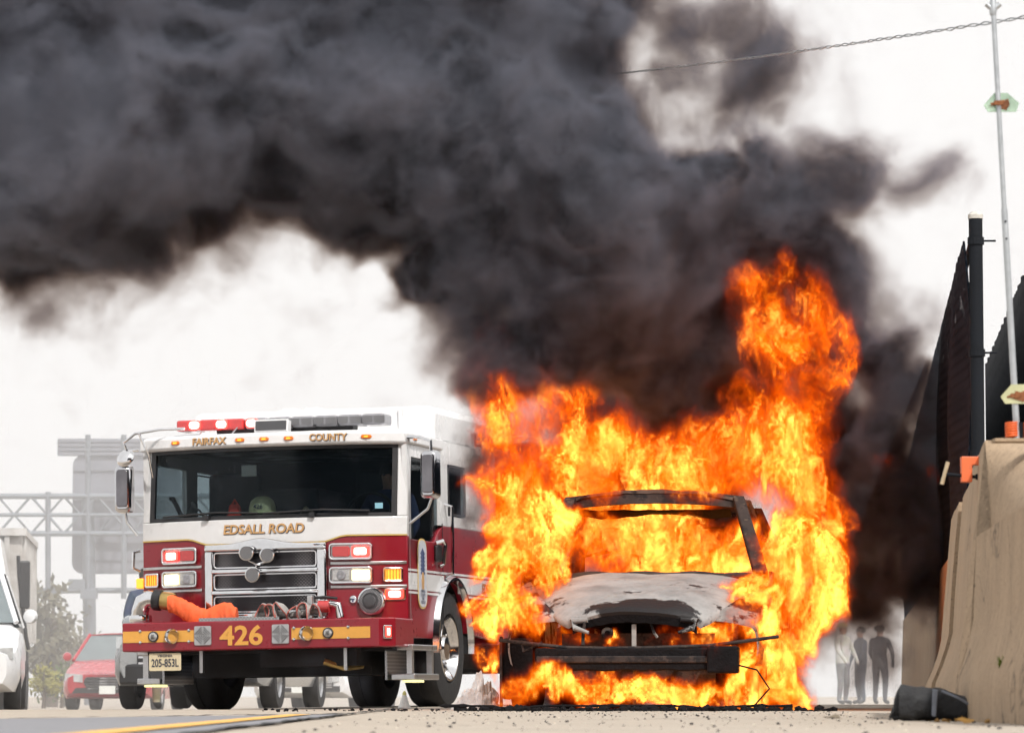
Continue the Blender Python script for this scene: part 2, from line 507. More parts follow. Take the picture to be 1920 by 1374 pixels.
def letters_on_front(name, s, xc, z, size, m, off, parent=TR, width=None, bold=.002, shear=0., fn=None):
    vs, fs = text_mesh(s, size, bold, shear, .004, width=width)
    g = fn or (lambda x, zz: fy(x, zz))
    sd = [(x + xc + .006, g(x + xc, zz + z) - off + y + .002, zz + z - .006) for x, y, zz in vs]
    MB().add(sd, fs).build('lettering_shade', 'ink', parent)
    vs = [(x + xc, g(x + xc, zz + z) - off + y, zz + z) for x, y, zz in vs]
    return MB().add(vs, fs).build(name, m, parent)

def wheel(parent, c, r, wd, name='wheel', side=1, dual=False, deep=.05):
    """tyre, rim and nuts about the local x axis; side=+1 faces +x"""
    wroot = empty(name, c, (0, 0, 0), parent)
    s = side
    pr = [(r * .60, -wd * .5), (r * .80, -wd * .5), (r * .95, -wd * .46), (r, -wd * .34), (r, -wd * .06), (r * .985, -wd * .05), (r * .985, wd * .05), (r, wd * .06), (r, wd * .34), (r * .95, wd * .46), (r * .80, wd * .5), (r * .60, wd * .5), (r * .56, wd * .4), (r * .56, -wd * .4), (r * .60, -wd * .5)]
    MB().lathe(pr, (0, 0, 0), (1, 0, 0), 48, cap=False).build('tyre', 'rubber', wroot, smooth=35)
    rm = [(r * .575, wd * .42), (r * .56, wd * .50), (r * .53, wd * .50), (r * .50, wd * .40), (r * .46, wd * .18), (r * .36, wd * .10), (r * .27, wd * .14), (r * .23, wd * .34), (r * .20, wd * .42), (r * .10, wd * .44), (.001, wd * .44)]
    MB().lathe(rm, (0, 0, 0), (s, 0, 0), 40, cap=False).build('rim', 'chrome', wroot, smooth=35)
    nb = MB()
    for i in range(10):
        t = 2 * math.pi * i / 10
        nb.lathe([(r * .035, 0), (r * .035, wd * .10), (r * .02, wd * .14)], (s * wd * .12, r * .40 * math.cos(t), r * .40 * math.sin(t)), (s, 0, 0), 8)
    nb.build('wheel_nuts', 'chrome', wroot, smooth=35)['kind'] = 'stuff'
    hb = MB()
    for i in range(10):
        t = 2 * math.pi * (i + .5) / 10
        hb.lathe([(r * .05, 0), (r * .05, wd * .02)], (s * wd * .135, r * .43 * math.cos(t), r * .43 * math.sin(t)), (s, 0, 0), 10)
    hb.build('hand_holes', 'black', wroot)['kind'] = 'stuff'
    return wroot

# ---- cab shell -------------------------------------------------
# red lower front, white belt, white fascia above the windscreen
wb = lambda x: 1.535 - .055 * smoothstep(.75, .52, abs(x))         # lower edge of the white belt
skin('cab_front_panel', -1.25, 1.25, .60, 1.5, 0., .06, 'red', ztop=lambda x: wb(x) - .004, nx=40)
skin('windscreen_belt', -1.25, 1.25, 1.5, 1.70, .006, .07, 'white', zbot=wb, nx=40)
skin('pinstripe', -1.25, 1.25, 1.5, 1.54, .009, .012, 'goldline', zbot=lambda x: wb(x) - .007, ztop=lambda x: wb(x) + .004, nx=40, nz=1, bevel=0)
skin('roof_fascia', -1.26, 1.26, 2.345, 2.475, .055, .30, 'white', bevel=.03)
# windscreen surround and glass
fr = MB()
def wsf(x0, x1, z0, z1):
    fr.grid(lambda u, v: (x0 + (x1 - x0) * u, fy(x0 + (x1 - x0) * u, z0 + (z1 - z0) * v) - .004, z0 + (z1 - z0) * v), 14, 2, (0, .05, 0))
wsf(-1.165, 1.165, 1.700, 1.735); wsf(-1.165, 1.165, 2.315, 2.345); wsf(-1.165, -1.115, 1.735, 2.315); wsf(1.125, 1.165, 1.735, 2.315)
fr.build('windscreen_seal', 'black', TR, smooth=40)
skin('windscreen', -1.115, 1.125, 1.735, 2.315, -.012, .008, 'windscreen', bevel=0)
for s in (-1, 1):
    skin('pillar', s * 1.165, s * 1.25, 1.70, 2.345, .0, .10, 'white', nx=3, nz=6, bevel=.012)
# wipers
for x in (-.55, .45):
    wpr = MB().tube([(x - .45, fy(x - .45, 1.75) - .03, 1.745), (x + .1, fy(x, 1.76) - .035, 1.765), (x + .5, fy(x + .5, 1.75) - .03, 1.75)], .009, 6)
    wpr.box((x, fy(x, 1.72) - .02, 1.725), (.05, .04, .04))
    wpr.build('wiper', 'black', TR)
# floor, back wall, roof of the cab, lining
MB().box((0, 1.75, 2.43), (2.44, 2.9, .05)).build('cab_roof', 'white', TR, bevel=.02)
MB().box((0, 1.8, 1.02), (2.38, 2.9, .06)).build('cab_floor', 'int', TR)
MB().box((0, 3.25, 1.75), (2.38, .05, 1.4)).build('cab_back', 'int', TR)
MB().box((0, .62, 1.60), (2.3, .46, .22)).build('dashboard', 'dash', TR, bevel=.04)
# raised crew roof
rr_ = [(-1.19, 2.455), (-1.19, 2.70), (-1.13, 2.775), (1.13, 2.775), (1.19, 2.70), (1.19, 2.455)]
MB().prism(rr_, lambda x, z: (x, 1.40 + (z - 2.45) * .12, z), lambda x, z: (x, 3.34, z)).build('raised_roof', 'white', TR, bevel=.02)
MB().box((.86, 1.412, 2.62), (.03, .02, .28)).build('roof_seam', 'white', TR)
for x in (-.35, -.12):
    MB().box((x, 1.9, 2.80), (.14, .2, .05)).build('roof_vent', 'white', TR, bevel=.01)

def cab_side(s):
    """s=+1 our right (driver's side of the engine), -1 the hidden side"""
    X = 1.25 * s
    YA = 1.66                                   # front axle
    def slab(name, poly, m, th=.05, off=0., parent=TR, bevel=.006):
        return MB().prism(poly, lambda y, z: (X + s * off, y, z), lambda y, z: (X + s * off - s * th, y, z)).build(name, m, parent, smooth=40, bevel=bevel)
    # red lower side with the wheel arch cut out
    arch = [(YA + .57 * math.cos(R(a)), .56 + .60 * math.sin(R(a))) for a in range(180, -1, -12)]
    lower = [(.27, .62)] + [(1.02, .62)] + [p for p in arch if p[1] > .60] + [(3.3, .62), (3.3, 1.66), (1.44, 1.66), (1.26, 1.60), (1.13, 1.50), (.27, 1.50)]
    slab('side_panel', lower, 'red')
    # white upper side built round two windows
    up = MB()
    def q(y0, y1, z0, z1):
        up.prism([(y0, z0), (y1, z0), (y1, z1), (y0, z1)], lambda y, z: (X - s * .002, y, z), lambda y, z: (X - s * .05, y, z))
    q(.29, .40, 1.503, 2.44); q(1.31, 1.61, 1.663, 2.44); q(2.22, 3.3, 1.663, 2.44)
    q(.40, 1.31, 2.24, 2.44); q(1.61, 2.22, 2.24, 2.44); q(1.61, 2.22, 1.663, 1.76)
    up.build('upper_side', 'white', TR)
    slab('door_window', [(.40, 1.50), (1.13, 1.50), (1.31, 1.62), (1.31, 2.24), (.40, 2.24)], 'sideglass', .008, -.02, bevel=0)
    slab('crew_window', rrect(1.61, 2.22, 1.76, 2.24, .05), 'sideglass', .008, -.02, bevel=0)
    for nm, pts in (('window_seal', rrect(1.62, 2.21, 1.77, 2.23, .05)),):
        n = len(pts); inn = [(1.915 + (y - 1.915) * .93, 2.0 + (z - 2.0) * .93) for y, z in pts]
        vs = [(X + s * .004, y, z) for y, z in pts] + [(X + s * .004, y, z) for y, z in inn]
        MB().add(vs, [(i, (i + 1) % n, n + (i + 1) % n, n + i) for i in range(n)]).build(nm, 'black', TR)
    # white stripe band with thin borders
    for z0, z1, m in ((1.05, 1.20, 'white'), (1.215, 1.235, 'white'), (1.015, 1.035, 'white')):
        def piece(y0, y1):
            st = MB()
            st.prism([(y0, z0), (y1, z0), (y1, z1), (y0, z1)], lambda y, z: (X + s * .006, y, z), lambda y, z: (X - s * .002, y, z))
            st.build('side_stripe', m, TR)
        dz = (z0 + z1) / 2 - .56
        h = .615 ** 2 - dz * dz
        if h > 0:
            h = math.sqrt(h); piece(.29, YA - h); piece(YA + h, 3.3)
        else:
            piece(.29, 3.3)
    # chrome arch trim and black well
    t1 = MB()
    pa = [(YA + .585 * math.cos(R(a)), .56 + .615 * math.sin(R(a))) for a in range(186, -7, -8)]
    vs = []; fs = []
    for y, z in pa:
        dy, dz = y - YA, z - .56
        for off, k in ((.0, .97), (.055, .985), (.055, 1.03), (.0, 1.06)):
            vs.append((X + s * off, YA + dy * k, .56 + dz * k))
    for i in range(len(pa) - 1):
        for j in range(3):
            fs.append((4 * i + j, 4 * i + j + 1, 4 * i + 5 + j, 4 * i + 4 + j))
    t1.add(vs, fs).build('arch_trim', 'chrome', TR, smooth=50)
    wl = MB()
    vs = []; fs = []
    for y, z in pa:
        vs += [(X, y, z), (X - s * .55, y, z)]
    for i in range(len(pa) - 1): fs.append((2 * i, 2 * i + 1, 2 * i + 3, 2 * i + 2))
    wl.add(vs, fs).build('wheel_well', 'under', TR)
    # roof gutter block with lamp over the door
    MB().box((X - s * .02, .83, 2.40), (.10, 1.1, .10)).build('door_canopy', 'white', TR, bevel=.015)
    MB().box((X + s * .032, .45, 2.40), (.02, .09, .035)).build('marker_lamp', 'amber', TR, bevel=.006)
    # grab rail
    rl = MB().tube([(X + s * .0, 1.49, 1.86), (X + s * .07, 1.49, 1.84), (X + s * .075, 1.48, 1.5), (X + s * .07, 1.48, 1.22), (X, 1.48, 1.20)], .016, 8)
    rl.build('grab_rail', 'chrome', TR, smooth=40)
    hd = empty('door_latch', (X, 1.19, 1.40), (0, 0, 0), TR)
    MB().box((s * .02, 0, 0), (.04, .16, .16)).build('latch_plate', 'black', hd, bevel=.02)
    MB().tube([(s * .02, -.08, .09), (s * .07, -.02, .11), (s * .07, .06, .08), (s * .05, .07, -.1), (s * .02, .02, -.12)], .018, 8).build('latch_bar', 'chrome', hd, smooth=40)
    # door shut lines
    for y in (.345, 1.40):
        MB().box((X + s * .0015, y, 1.18), (.006, .014, 1.0)).build('door_gap', 'alu' if y < 1 else 'black', TR)
    # steps
    sp = empty('cab_step', (X - s * .08, 0, 0), (0, 0, 0), TR)
    MB().box((0, .62, .535), (.26, .78, .05)).build('step_tread', 'alu', sp, bevel=.008)
    MB().box((s * .03, .64, .275), (.22, .78, .055)).build('step_tread', 'alu', sp, bevel=.008)
    for y in (.30, .93):
        MB().prism([(y, .25), (y + .06, .25), (y + .06, .56), (y, .56)], lambda yy, z: (s * .10, yy, z), lambda yy, z: (s * .05, yy, z)).build('step_bracket', 'alu', sp)
    MB().box((s * .05, .5, .235), (.10, .34, .02)).build('step_lamp', 'steplit', sp)
    MB().box((-s * .12, .62, .42), (.02, .78, .34)).build('step_riser', 'tread', sp)
    wheel(TR, (s * 1.07, YA, .54), .54, .33, side=s)
cab_side(1); cab_side(-1)
# white lettering and shield on our side
vs, fs = text_mesh('EDSALL ROAD', .13, .003, 0, .004, align='LEFT')
MB().add([(1.258 + .002, 2.72 + x, 1.075 + z) for x, y, z in vs], fs).build('side_lettering', 'gold', TR)
sh = empty('shield_decal', (1.258, .70, 1.20), (0, 0, 0), TR)
out = rrect(-.13, .13, -.30, .30, .10)
MB().prism([(y * 1.12, z * 1.05) for y, z in out], lambda y, z: (.0, y, z), lambda y, z: (.003, y, z)).build('shield_edge', 'goldline', sh)
MB().prism(out, lambda y, z: (.0, y, z), lambda y, z: (.006, y, z)).build('shield_field', 'shield', sh)
em = MB()
for k in range(6):
    em.prism([(-.07, -.02), (0, .03), (.07, -.02), (.05, -.035), (0, .0), (-.05, -.035)], lambda y, z, k=k: (.006, y, z + .20 - k * .035), lambda y, z, k=k: (.008, y, z + .20 - k * .035))
em.build('shield_chevrons', 'navy', sh)['kind'] = 'stuff'
MB().prism([(-.03, -.10), (.03, -.10), (.04, -.02), (.02, .05), (-.02, .05), (-.04, -.02)], lambda y, z: (.006, y, z - .04), lambda y, z: (.009, y, z - .04)).build('shield_figure', 'gold', sh)
for k, w_ in enumerate(('FAIRFAX', 'COUNTY', 'FIRE', 'RESCUE')):
    vs, fs = text_mesh(w_, .036, .0006, 0, .003)
    MB().add([(.008, x, z - .17 - k * .033) for x, y, z in vs], fs).build('shield_lettering', 'navy', sh)

# ---- front furniture -------------------------------------------
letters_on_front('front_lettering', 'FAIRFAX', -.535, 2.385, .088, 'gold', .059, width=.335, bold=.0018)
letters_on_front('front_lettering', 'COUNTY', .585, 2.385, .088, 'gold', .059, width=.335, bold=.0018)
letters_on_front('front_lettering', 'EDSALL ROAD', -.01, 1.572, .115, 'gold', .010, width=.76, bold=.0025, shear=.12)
for x in (-.88, -.23, 0., .23, .92):
    mk = plate_on_front('marker_lamp', x - .045, x + .045, 2.395, 2.43, .016, .065 - .11 * .7, .02, 'amber')
    mk.location.y = -.0
    MB().box((x, fy(x, 2.41) - .072, 2.412), (.035, .012, .016)).build('marker_bulb', 'amberlit', mk)

# grille: chrome surround with arched brow, three mesh openings
gr = empty('grille', (0, 0, 0), (0, 0, 0), TR)
gt = lambda x: 1.475 + .05 * math.exp(-((x + .02) / .20) ** 2)
skin('grille_back', -.53, .55, .64, 1.46, .012, .02, 'grille', gr)
skin('grille_brow', -.56, .58, 1.40, 1.47, .07, .07, 'chrome', gr, ztop=gt, zbot=lambda x: 1.415, bevel=.015, nx=30)
for x0, x1 in ((-.56, -.475), (.495, .58)):
    skin('grille_post', x0, x1, .66, 1.42, .06, .06, 'chrome', gr, nx=3, bevel=.015)
for z in (1.235, 1.045, .84):
    skin('grille_bar', -.49, .51, z - .018, z + .018, .075, .07, 'chrome', gr, bevel=.012)
for z0, z1 in ((1.26, 1.41), (1.07, 1.215), (.865, 1.02)):
    frame_on_front('grille_frame', -.475, .495, z0, z1, .03, .016, .045, .04, 'chrome', gr)
# cluster of three round lamps on the grille
for x, z in ((-.13, 1.395), (.065, 1.37), (-.075, 1.20)):
    rl = empty('round_lamp', (x, -.10, z), (0, 0, 0), gr)
    MB().lathe([(.030, .07), (.060, .04), (.070, .0), (.070, -.025), (.062, -.030)], (0, 0, 0), (0, 1, 0), 24).build('lamp_rim', 'chrome', rl, smooth=40)
    MB().lathe([(.058, -.034), (.058, -.026)], (0, 0, 0), (0, 1, 0), 24).build('lamp_face', 'ledface', rl)
MB().tube([(-.13, -.05, 1.33), (-.05, -.06, 1.29), (.06, -.05, 1.32)], .012, 8).tube([(-.05, -.06, 1.29), (-.07, -.05, 1.24)], .012, 8).build('lamp_bracket', 'chrome', gr, smooth=40)

def lamp_pair(x0, x1, z0, z1, lit_inner, kind, s):
    """housing with two lenses; kind red/head"""
    h = empty('warning_lamp' if kind == 'red' else 'headlight', (0, 0, 0), (0, 0, 0), TR)
    plate_on_front('lamp_bowl', x0 + .006, x1 - .006, z0 + .006, z1 - .006, .03, .020, .02, 'alu', h)
    frame_on_front('lamp_frame', x0, x1, z0, z1, .035, .018, .045, .045, 'chrome', h)
    xm = (x0 + x1) / 2
    cells = ((x0 + .028, xm - .008), (xm + .008, x1 - .028))
    for i, (a, b) in enumerate(cells):
        lit = (i == 0) == lit_inner
        if kind == 'red':
            plate_on_front('lens', a, b, z0 + .028, z1 - .028, .02, .034, .014, 'redlit' if lit else 'redlens', h)
            if lit: plate_on_front('bulb', a + .022, b - .022, z0 + .042, z1 - .042, .018, .040, .006, 'redcore', h)
        else:
            plate_on_front('lens', a, b, z0 + .028, z1 - .028, .012, .034, .014, 'headlit' if lit else 'lampclear', h)
            if not lit:
                c = ((a + b) / 2, fy((a + b) / 2, 1.2) - .036, (z0 + z1) / 2)
                MB().lathe([(.045, 0), (.04, -.006), (.02, -.008), (.001, -.004)], c, (0, 1, 0), 18, cap=False).build('bulb', 'greylens', h, smooth=40)
lamp_pair(-1.02, -.645, 1.315, 1.465, True, 'red', -1)
lamp_pair(.60, .975, 1.315, 1.465, False, 'red', 1)
lamp_pair(-1.02, -.645, 1.105, 1.255, True, 'head', -1)
lamp_pair(.60, .975, 1.105, 1.255, False, 'head', 1)
# chrome bands above and below the head lamps
for s in (-1, 1):
    a, b = (s * .605, s * 1.245)
    if s < 0: a, b = b, a
    skin('chrome_band', a, b, 1.275, 1.300, .012, .012, 'alu', nx=12, nz=1, bevel=.004)
    skin('chrome_band', a, b, 1.065, 1.090, .012, .012, 'alu', nx=12, nz=1, bevel=.004)
    tl = empty('turn_signal', (0, 0, 0), (0, 0, 0), TR)
    a, b = (s * 1.06, s * 1.22)
    if s < 0: a, b = b, a
    frame_on_front('lamp_frame', a, b, 1.115, 1.245, .02, .018, .035, .035, 'chrome', tl)
    plate_on_front('lens', a + .016, b - .016, 1.13, 1.23, .01, .022, .02, 'amberlit', tl)
    rv = MB()
    for k in range(5):
        x = a + .03 + k * .025
        rv.box((x, fy(x, 1.18) - .025, 1.18), (.006, .006, .095))
    rv.build('lens_ribs', 'amber', tl)['kind'] = 'stuff'
# small lit red lamp, siren and badge on our right; its twin on the left
wl = empty('warning_lamp', (0, 0, 0), (0, 0, 0), TR)
plate_on_front('lamp_bowl', 1.06, 1.235, .955, 1.06, .02, .015, .02, 'chrome', wl)
plate_on_front('lens', 1.08, 1.22, .965, 1.05, .02, .028, .015, 'redlit', wl)
plate_on_front('bulb', 1.10, 1.20, .978, 1.036, .02, .035, .01, 'redcore', wl)
si = empty('siren', (.965, fy(.965, .9) - .02, .945), (0, 0, 0), TR)
MB().lathe([(.10, .05), (.125, .02), (.130, -.03), (.122, -.05), (.110, -.055)], (0, 0, 0), (0, 1, 0), 32).build('siren_body', 'chrome', si, smooth=40)
MB().lathe([(.108, -.052), (.108, -.062), (.075, -.068), (.075, -.058), (.05, -.060), (.05, -.072), (.02, -.075), (.001, -.075)], (0, 0, 0), (0, 1, 0), 32, cap=False).build('siren_face', 'ledface', si, smooth=30)
bd = empty('badge', (.80, fy(.8, .9) - .012, .965), (0, 0, 0), TR)
MB().lathe([(.034, .01), (.034, -.006), (.030, -.009)], (0, 0, 0), (0, 1, 0), 20).build('badge_disc', 'chrome', bd)
MB().box((0, -.010, 0), (.03, .004, .012)).box((0, -.010, -.01), (.012, .004, .03)).build('badge_emblem', 'navy', bd)

# ---- bumper ----------------------------------------------------
bp_ = empty('bumper', (0, 0, 0), (0, 0, 0), TR)
BY = -.27
bpoly = [(-1.25, BY), (1.14, BY), (1.255, BY + .12), (1.255, .42), (-1.255, .42), (-1.255, BY + .01)]
MB().prism(bpoly, lambda x, y: (x, y, .535), lambda x, y: (x, y, .79)).build('bumper_shell', 'red', bp_, bevel=.012)
sx = lambda x: BY - .004
for x0, x1 in ((-1.245, -.575), (.335, 1.06)):
    MB().box(((x0 + x1) / 2, BY - .001, .665), (x1 - x0, .006, .10)).build('bumper_stripe', 'yellow', bp_)
vs, fs = text_mesh('426', .235, .006, 0, .006, width=.40)
MB().add([(x - .13, BY - .004 + y, z + .58) for x, y, z in vs], fs).build('number_lettering', 'yellow', bp_)
for x in (-.49, .235):
    sq = empty('speaker', (x, BY, .665), (0, 0, 0), bp_)
    MB().prism(rrect(-.08, .08, -.085, .085, .015), lambda a, b: (a, -.012, b), lambda a, b: (a, .01, b)).build('speaker_plate', 'alu', sq, bevel=.003)
    rg = MB()
    for k in range(4):
        d = .012 + k * .016
        for a in range(4):
            M3 = Matrix.Rotation(R(45 + 90 * a), 3, 'Y')
            rg.box(M3 @ Vector((d, -.015, 0)), (.005, .008, d * 1.5), M3)
    rg.build('speaker_slots', 'black', sq)['kind'] = 'stuff'
for x in (-.775, .48):
    hn = empty('air_horn', (x, BY, .665), (0, 0, 0), bp_)
    MB().lathe([(.030, .10), (.034, .02), (.050, -.01), (.068, -.03), (.066, -.034), (.048, -.012), (.030, .02)], (0, 0, 0), (0, 1, 0), 28, cap=False).build('horn_bell', 'chrome', hn, smooth=50)
    MB().lathe([(.030, .015), (.030, .02)], (0, 0, 0), (0, 1, 0), 16).build('horn_throat', 'black', hn)
for x in (-.955, .675):
    fg = empty('fog_light', (x, BY, .665), (0, 0, 0), bp_)
    MB().lathe([(.048, .0), (.048, -.014), (.040, -.016)], (0, 0, 0), (0, 1, 0), 22).build('lamp_rim', 'black', fg)
    MB().lathe([(.037, -.012), (.037, -.020), (.02, -.026)], (0, 0, 0), (0, 1, 0), 22).build('lens', 'lampclear', fg, smooth=40)
    MB().box((-.012, -.028, 0), (.005, .004, .035)).box((.0, -.028, 0), (.005, .004, .035)).box((.012, -.028, 0), (.005, .004, .035)).build('bulb', 'black', fg)
for x in (-1.08, -.62, .36, .86):
    for z in (.615, .715):
        MB().lathe([(.014, 0), (.013, -.007), (.001, -.011)], (x, BY - .003, z), (0, 1, 0), 12, cap=False).build('bolt', 'chrome', bp_, smooth=40)
cl = empty('corner_lamp', (1.20, BY + .055, .665), (0, 0, R(46)), bp_)
MB().box((0, -.008, 0), (.085, .016, .12)).build('lamp_bowl', 'chrome', cl, bevel=.008)
MB().box((0, -.018, 0), (.055, .01, .09)).build('lens', 'redlit', cl, bevel=.008)
MB().box((0, -.024, 0), (.03, .006, .06)).build('bulb', 'redcore', cl, bevel=.006)
MB().box((0, .05, .795), (1.2, .50, .012)).build('tread_deck', 'tread', bp_)
MB().box((-.16, BY + .03, .805), (.75, .02, .03)).build('tread_lip', 'tread', bp_)
# number plate
npx = empty('number_plate', (-.86, BY + .03, .44), (0, 0, 0), TR)
MB().prism(rrect(-.15, .15, -.078, .078, .012), lambda a, b: (a, -.003, b), lambda a, b: (a, .004, b)).build('plate_blank', 'plate', npx)
vs, fs = text_mesh('205-853L', .098, .0015, 0, .003, width=.255)
MB().add([(x, y - .005, z - .042) for x, y, z in vs], fs).build('plate_lettering', 'ink', npx)
vs, fs = text_mesh('VIRGINIA', .032, .0004, 0, .003, width=.14)
MB().add([(x, y - .005, z + .044) for x, y, z in vs], fs).build('plate_lettering', 'ink', npx)
for x in (-.6, .75):
    MB().box((x, .0, .44), (.03, .04, .2)).build('tow_eye', 'alu', TR)

# discharge elbow, orange hose sleeve, folded hose, piping on the bumper deck
el = empty('discharge_elbow', (0, 0, 0), (0, 0, 0), TR)
MB().tube([(-1.14, -.10, .80), (-1.14, -.11, .90), (-1.11, -.12, .975), (-1.04, -.13, 1.005), (-.96, -.14, 1.00)], [.075, .078, .08, .078, .07], 16).build('elbow_pipe', 'chrome', el, smooth=50)
MB().lathe([(.10, -.03), (.105, .0), (.10, .03)], (-1.14, -.10, .83), (0, 0, 1), 24).build('elbow_flange', 'chrome', el, smooth=40)
MB().lathe([(.085, -.03), (.095, -.02), (.095, .04), (.085, .05)], (-.97, -.14, .995), (1, 0, -.12), 20).build('swivel', 'black', el, smooth=40)
MB().lathe([(.078, 0), (.082, .02), (.082, .10), (.072, .13)], (-.93, -.14, .99), (1, -.05, -.15), 20).build('coupling', 'brass', el, smooth=40)
def sleeve(u, v):
    # flat fabric sleeve drooping from the coupling, puckered where it bends
    x = -.84 + u * .64
    zc = .955 - .15 * smoothstep(0, .55, u) + .03 * smoothstep(.5, .8, u) - .02 * smoothstep(.85, 1, u)
    h = .078 + .018 * math.sin(u * 2.6) + .03 * smoothstep(.55, .85, u) - .025 * smoothstep(.9, 1., u)
    t = v * 2 * math.pi
    d = .045
    p = Vector((x + .25 * h * math.sin(t) * smoothstep(0, .4, u) * (1 - smoothstep(.4, .7, u)), -.19 + d * math.cos(t), zc + h * math.sin(t)))
    cr = .014 * mnoise.noise((u * 22 + .6 * math.sin(t), t * .5, 3.)) + .008 * mnoise.noise((u * 50, t * 2, 9.))
    p.y += cr; p.z += cr * .8
    return p
sl = MB().grid(sleeve, 60, 24)
nn = len(sl.v)
sl.f.append(tuple(range(60 * 25, 60 * 25 + 24)))
tag(sl.build('hose_sleeve', 'orange', TR, smooth=60), 'orange fabric sleeve over the bumper hose')
M['hosestripe'] = mat('hose_red_thread', (.40, .12, .10), .85, 0, .2, 22)
fh = empty('folded_hose', (0, 0, 0), (0, 0, 0), TR)
for k in range(6):
    # flat woven hose thrown over in uneven bights
    x0 = .03 + k * .098
    rnd = random.Random(40 + k)
    hh = rnd.uniform(.09, .15); sk_ = rnd.uniform(-.05, .06); tw = rnd.uniform(-.5, .5)
    def bight(u, v, dz=0., half=.034):
        t = u * math.pi
        cx = x0 + .052 * math.cos(t) * (-1 if k % 2 else 1) + sk_ * math.sin(t)
        cz = .80 + hh * math.sin(t) ** .8
        yy = -.20 + .03 * math.sin(3 * t + k)
        w_ = (v - .5) * 2 * half
        return (cx + w_ * .35 * math.sin(tw + t), yy + w_ * .8, cz + w_ * .55 * math.cos(tw + 1.5 * t) + dz)
    MB().grid(bight, 16, 3, (.010, .008, .016)).build('hose_fold', 'hose', fh, smooth=60)
    MB().tube([tuple(Vector(bight(i / 16, .12)) + Vector((.004, -.008, .006))) for i in range(17)], .006, 5).build('hose_thread', 'hosestripe', fh)
MB().tube([(-.06, -.16, .825), (.1, -.14, .85), (.3, -.15, .83), (.5, -.13, .86), (.62, -.12, .84)], .030, 10).build('hose_run', 'hose', fh, smooth=60)
dp = empty('discharge_pipe', (0, 0, 0), (0, 0, 0), TR)
MB().tube([(.50, -.12, .90), (.62, -.12, .93), (.72, -.12, .91), (.74, -.12, .80)], .035, 12).build('elbow_pipe', 'chrome', dp, smooth=50)
MB().lathe([(.055, -.05), (.055, .05)], (.60, -.14, .90), (1, 0, 0), 16).build('valve_body', 'redlens', dp, smooth=40)
MB().tube([(.52, -.14, .98), (.60, -.15, .985), (.72, -.14, .97)], .012, 8).build('valve_handle', 'black', dp)
MB().box((.46, -.10, .90), (.05, .06, .20)).build('bracket', 'alu', dp, bevel=.006)

M['mirrordark'] = mat('painted_reflection', (.20, .19, .20), .12, 1, .3, 3)  # dark reflection in the mirrors put into the metal colour
# ---- mirrors ---------------------------------------------------
for s, xm, zc in ((-1, -1.365, 2.01), (1, 1.50, 2.055)):
    mi = empty('mirror', (xm, .10 if s < 0 else .16, zc), (0, 0, R(0 if s < 0 else -8)), TR)
    MB().prism(rrect(-.088, .088, -.22, .22, .05), lambda a, b: (a * .86, -.055, b * .95), lambda a, b: (a, .07, b)).build('mirror_shell', 'mirror', mi, smooth=40, bevel=.03)
    ix = -s * abs(abs(xm) - 1.25)
    MB().tube([(0, .03, .21), (0, .03, .30), (ix * .5, .06, .345), (ix, .08, .35)], .016, 8).build('mirror_arm', 'chrome', mi, smooth=40)
    MB().tube([(0, .03, -.21), (ix * .15, .03, -.30), (ix * .9, .06, -.42)], .012, 8).build('mirror_arm', 'chrome', mi, smooth=40)
    MB().prism(rrect(-.055, .058, -.165, .175, .03), lambda a, b: (a, -.064, b), lambda a, b: (a, -.05, b)).build('mirror_reflection', M['mirrordark'], mi, smooth=40, bevel=.008)  # panel added to carry the painted dark reflection
    if s < 0:
        cv = MB().lathe([(.001, -.03), (.05, -.022), (.085, .0), (.09, .02), (.05, .05), (.001, .06)], (.02, -.03, .285), (.25, 1, -.55), 22, cap=False)
        cv.build('convex_mirror', 'chrome', mi, smooth=50)
        MB().tube([(.03, 0, .36), (.0, 0, .42), (.10, .02, .50), (.32, .05, .53), (.55, .1, .535)], .013, 8).tube([(.14, .02, .50), (.22, .05, .3), (.24, .1, .1)], .012, 8).build('mirror_stay', 'chrome', mi, smooth=40)
# left-hand grab handle beside the lamps
MB().tube([(-1.29, .30, 1.46), (-1.34, .27, 1.44), (-1.345, .27, 1.30), (-1.29, .30, 1.27)], .016, 8).build('grab_rail', 'chrome', TR, smooth=40)
MB().box((-1.28, .30, 1.16), (.07, .1, .09)).build('marker_lamp', 'amberlit', TR, bevel=.01)

# ---- roof lamps ------------------------------------------------
lb = empty('light_bar', (0, .62, 2.595), (0, 0, 0), TR)
MB().box((0, .06, -.075), (1.3, .16, .06)).build('bar_foot', 'black', lb)
for k in range(9):
    x = -.90 + k * .222
    lit = k in (0, 1)
    MB().box((x, 0, 0), (.205, .26, .10)).build('lens', 'redlens' if k < 3 else 'greylens', lb, bevel=.018)
for k in (0, 1, 2):
    x = (-.82, -.56, -.27)[k]
    bl = MB().prism(rrect(-.062, .062, -.045, .045, .035), lambda a, b: (a + x, -.150, b), lambda a, b: (a + x, -.125, b)).build('bulb', 'redlit', lb, bevel=.01)
    MB().prism(rrect(-.048, .048, -.034, .034, .03), lambda a, b: (a + x, -.158, b), lambda a, b: (a + x, -.150, b)).build('bulb_core', 'redcore', bl)
for k in range(9):
    x = .02 + k * .115
    MB().box((x, -.1315, .0), (.095, .006, .06)).build('reflector', 'ledface', lb)
fl = empty('flood_light', (-.02, .33, 2.545), (R(-8), 0, 0), TR)
MB().box((0, 0, 0), (.32, .10, .115)).build('lamp_body', 'white', fl, bevel=.008)
MB().box((0, -.053, 0), (.29, .008, .085)).build('lens', 'ledface', fl)
MB().box((0, 0, -.075), (.30, .06, .02)).build('bracket', 'alu', fl)
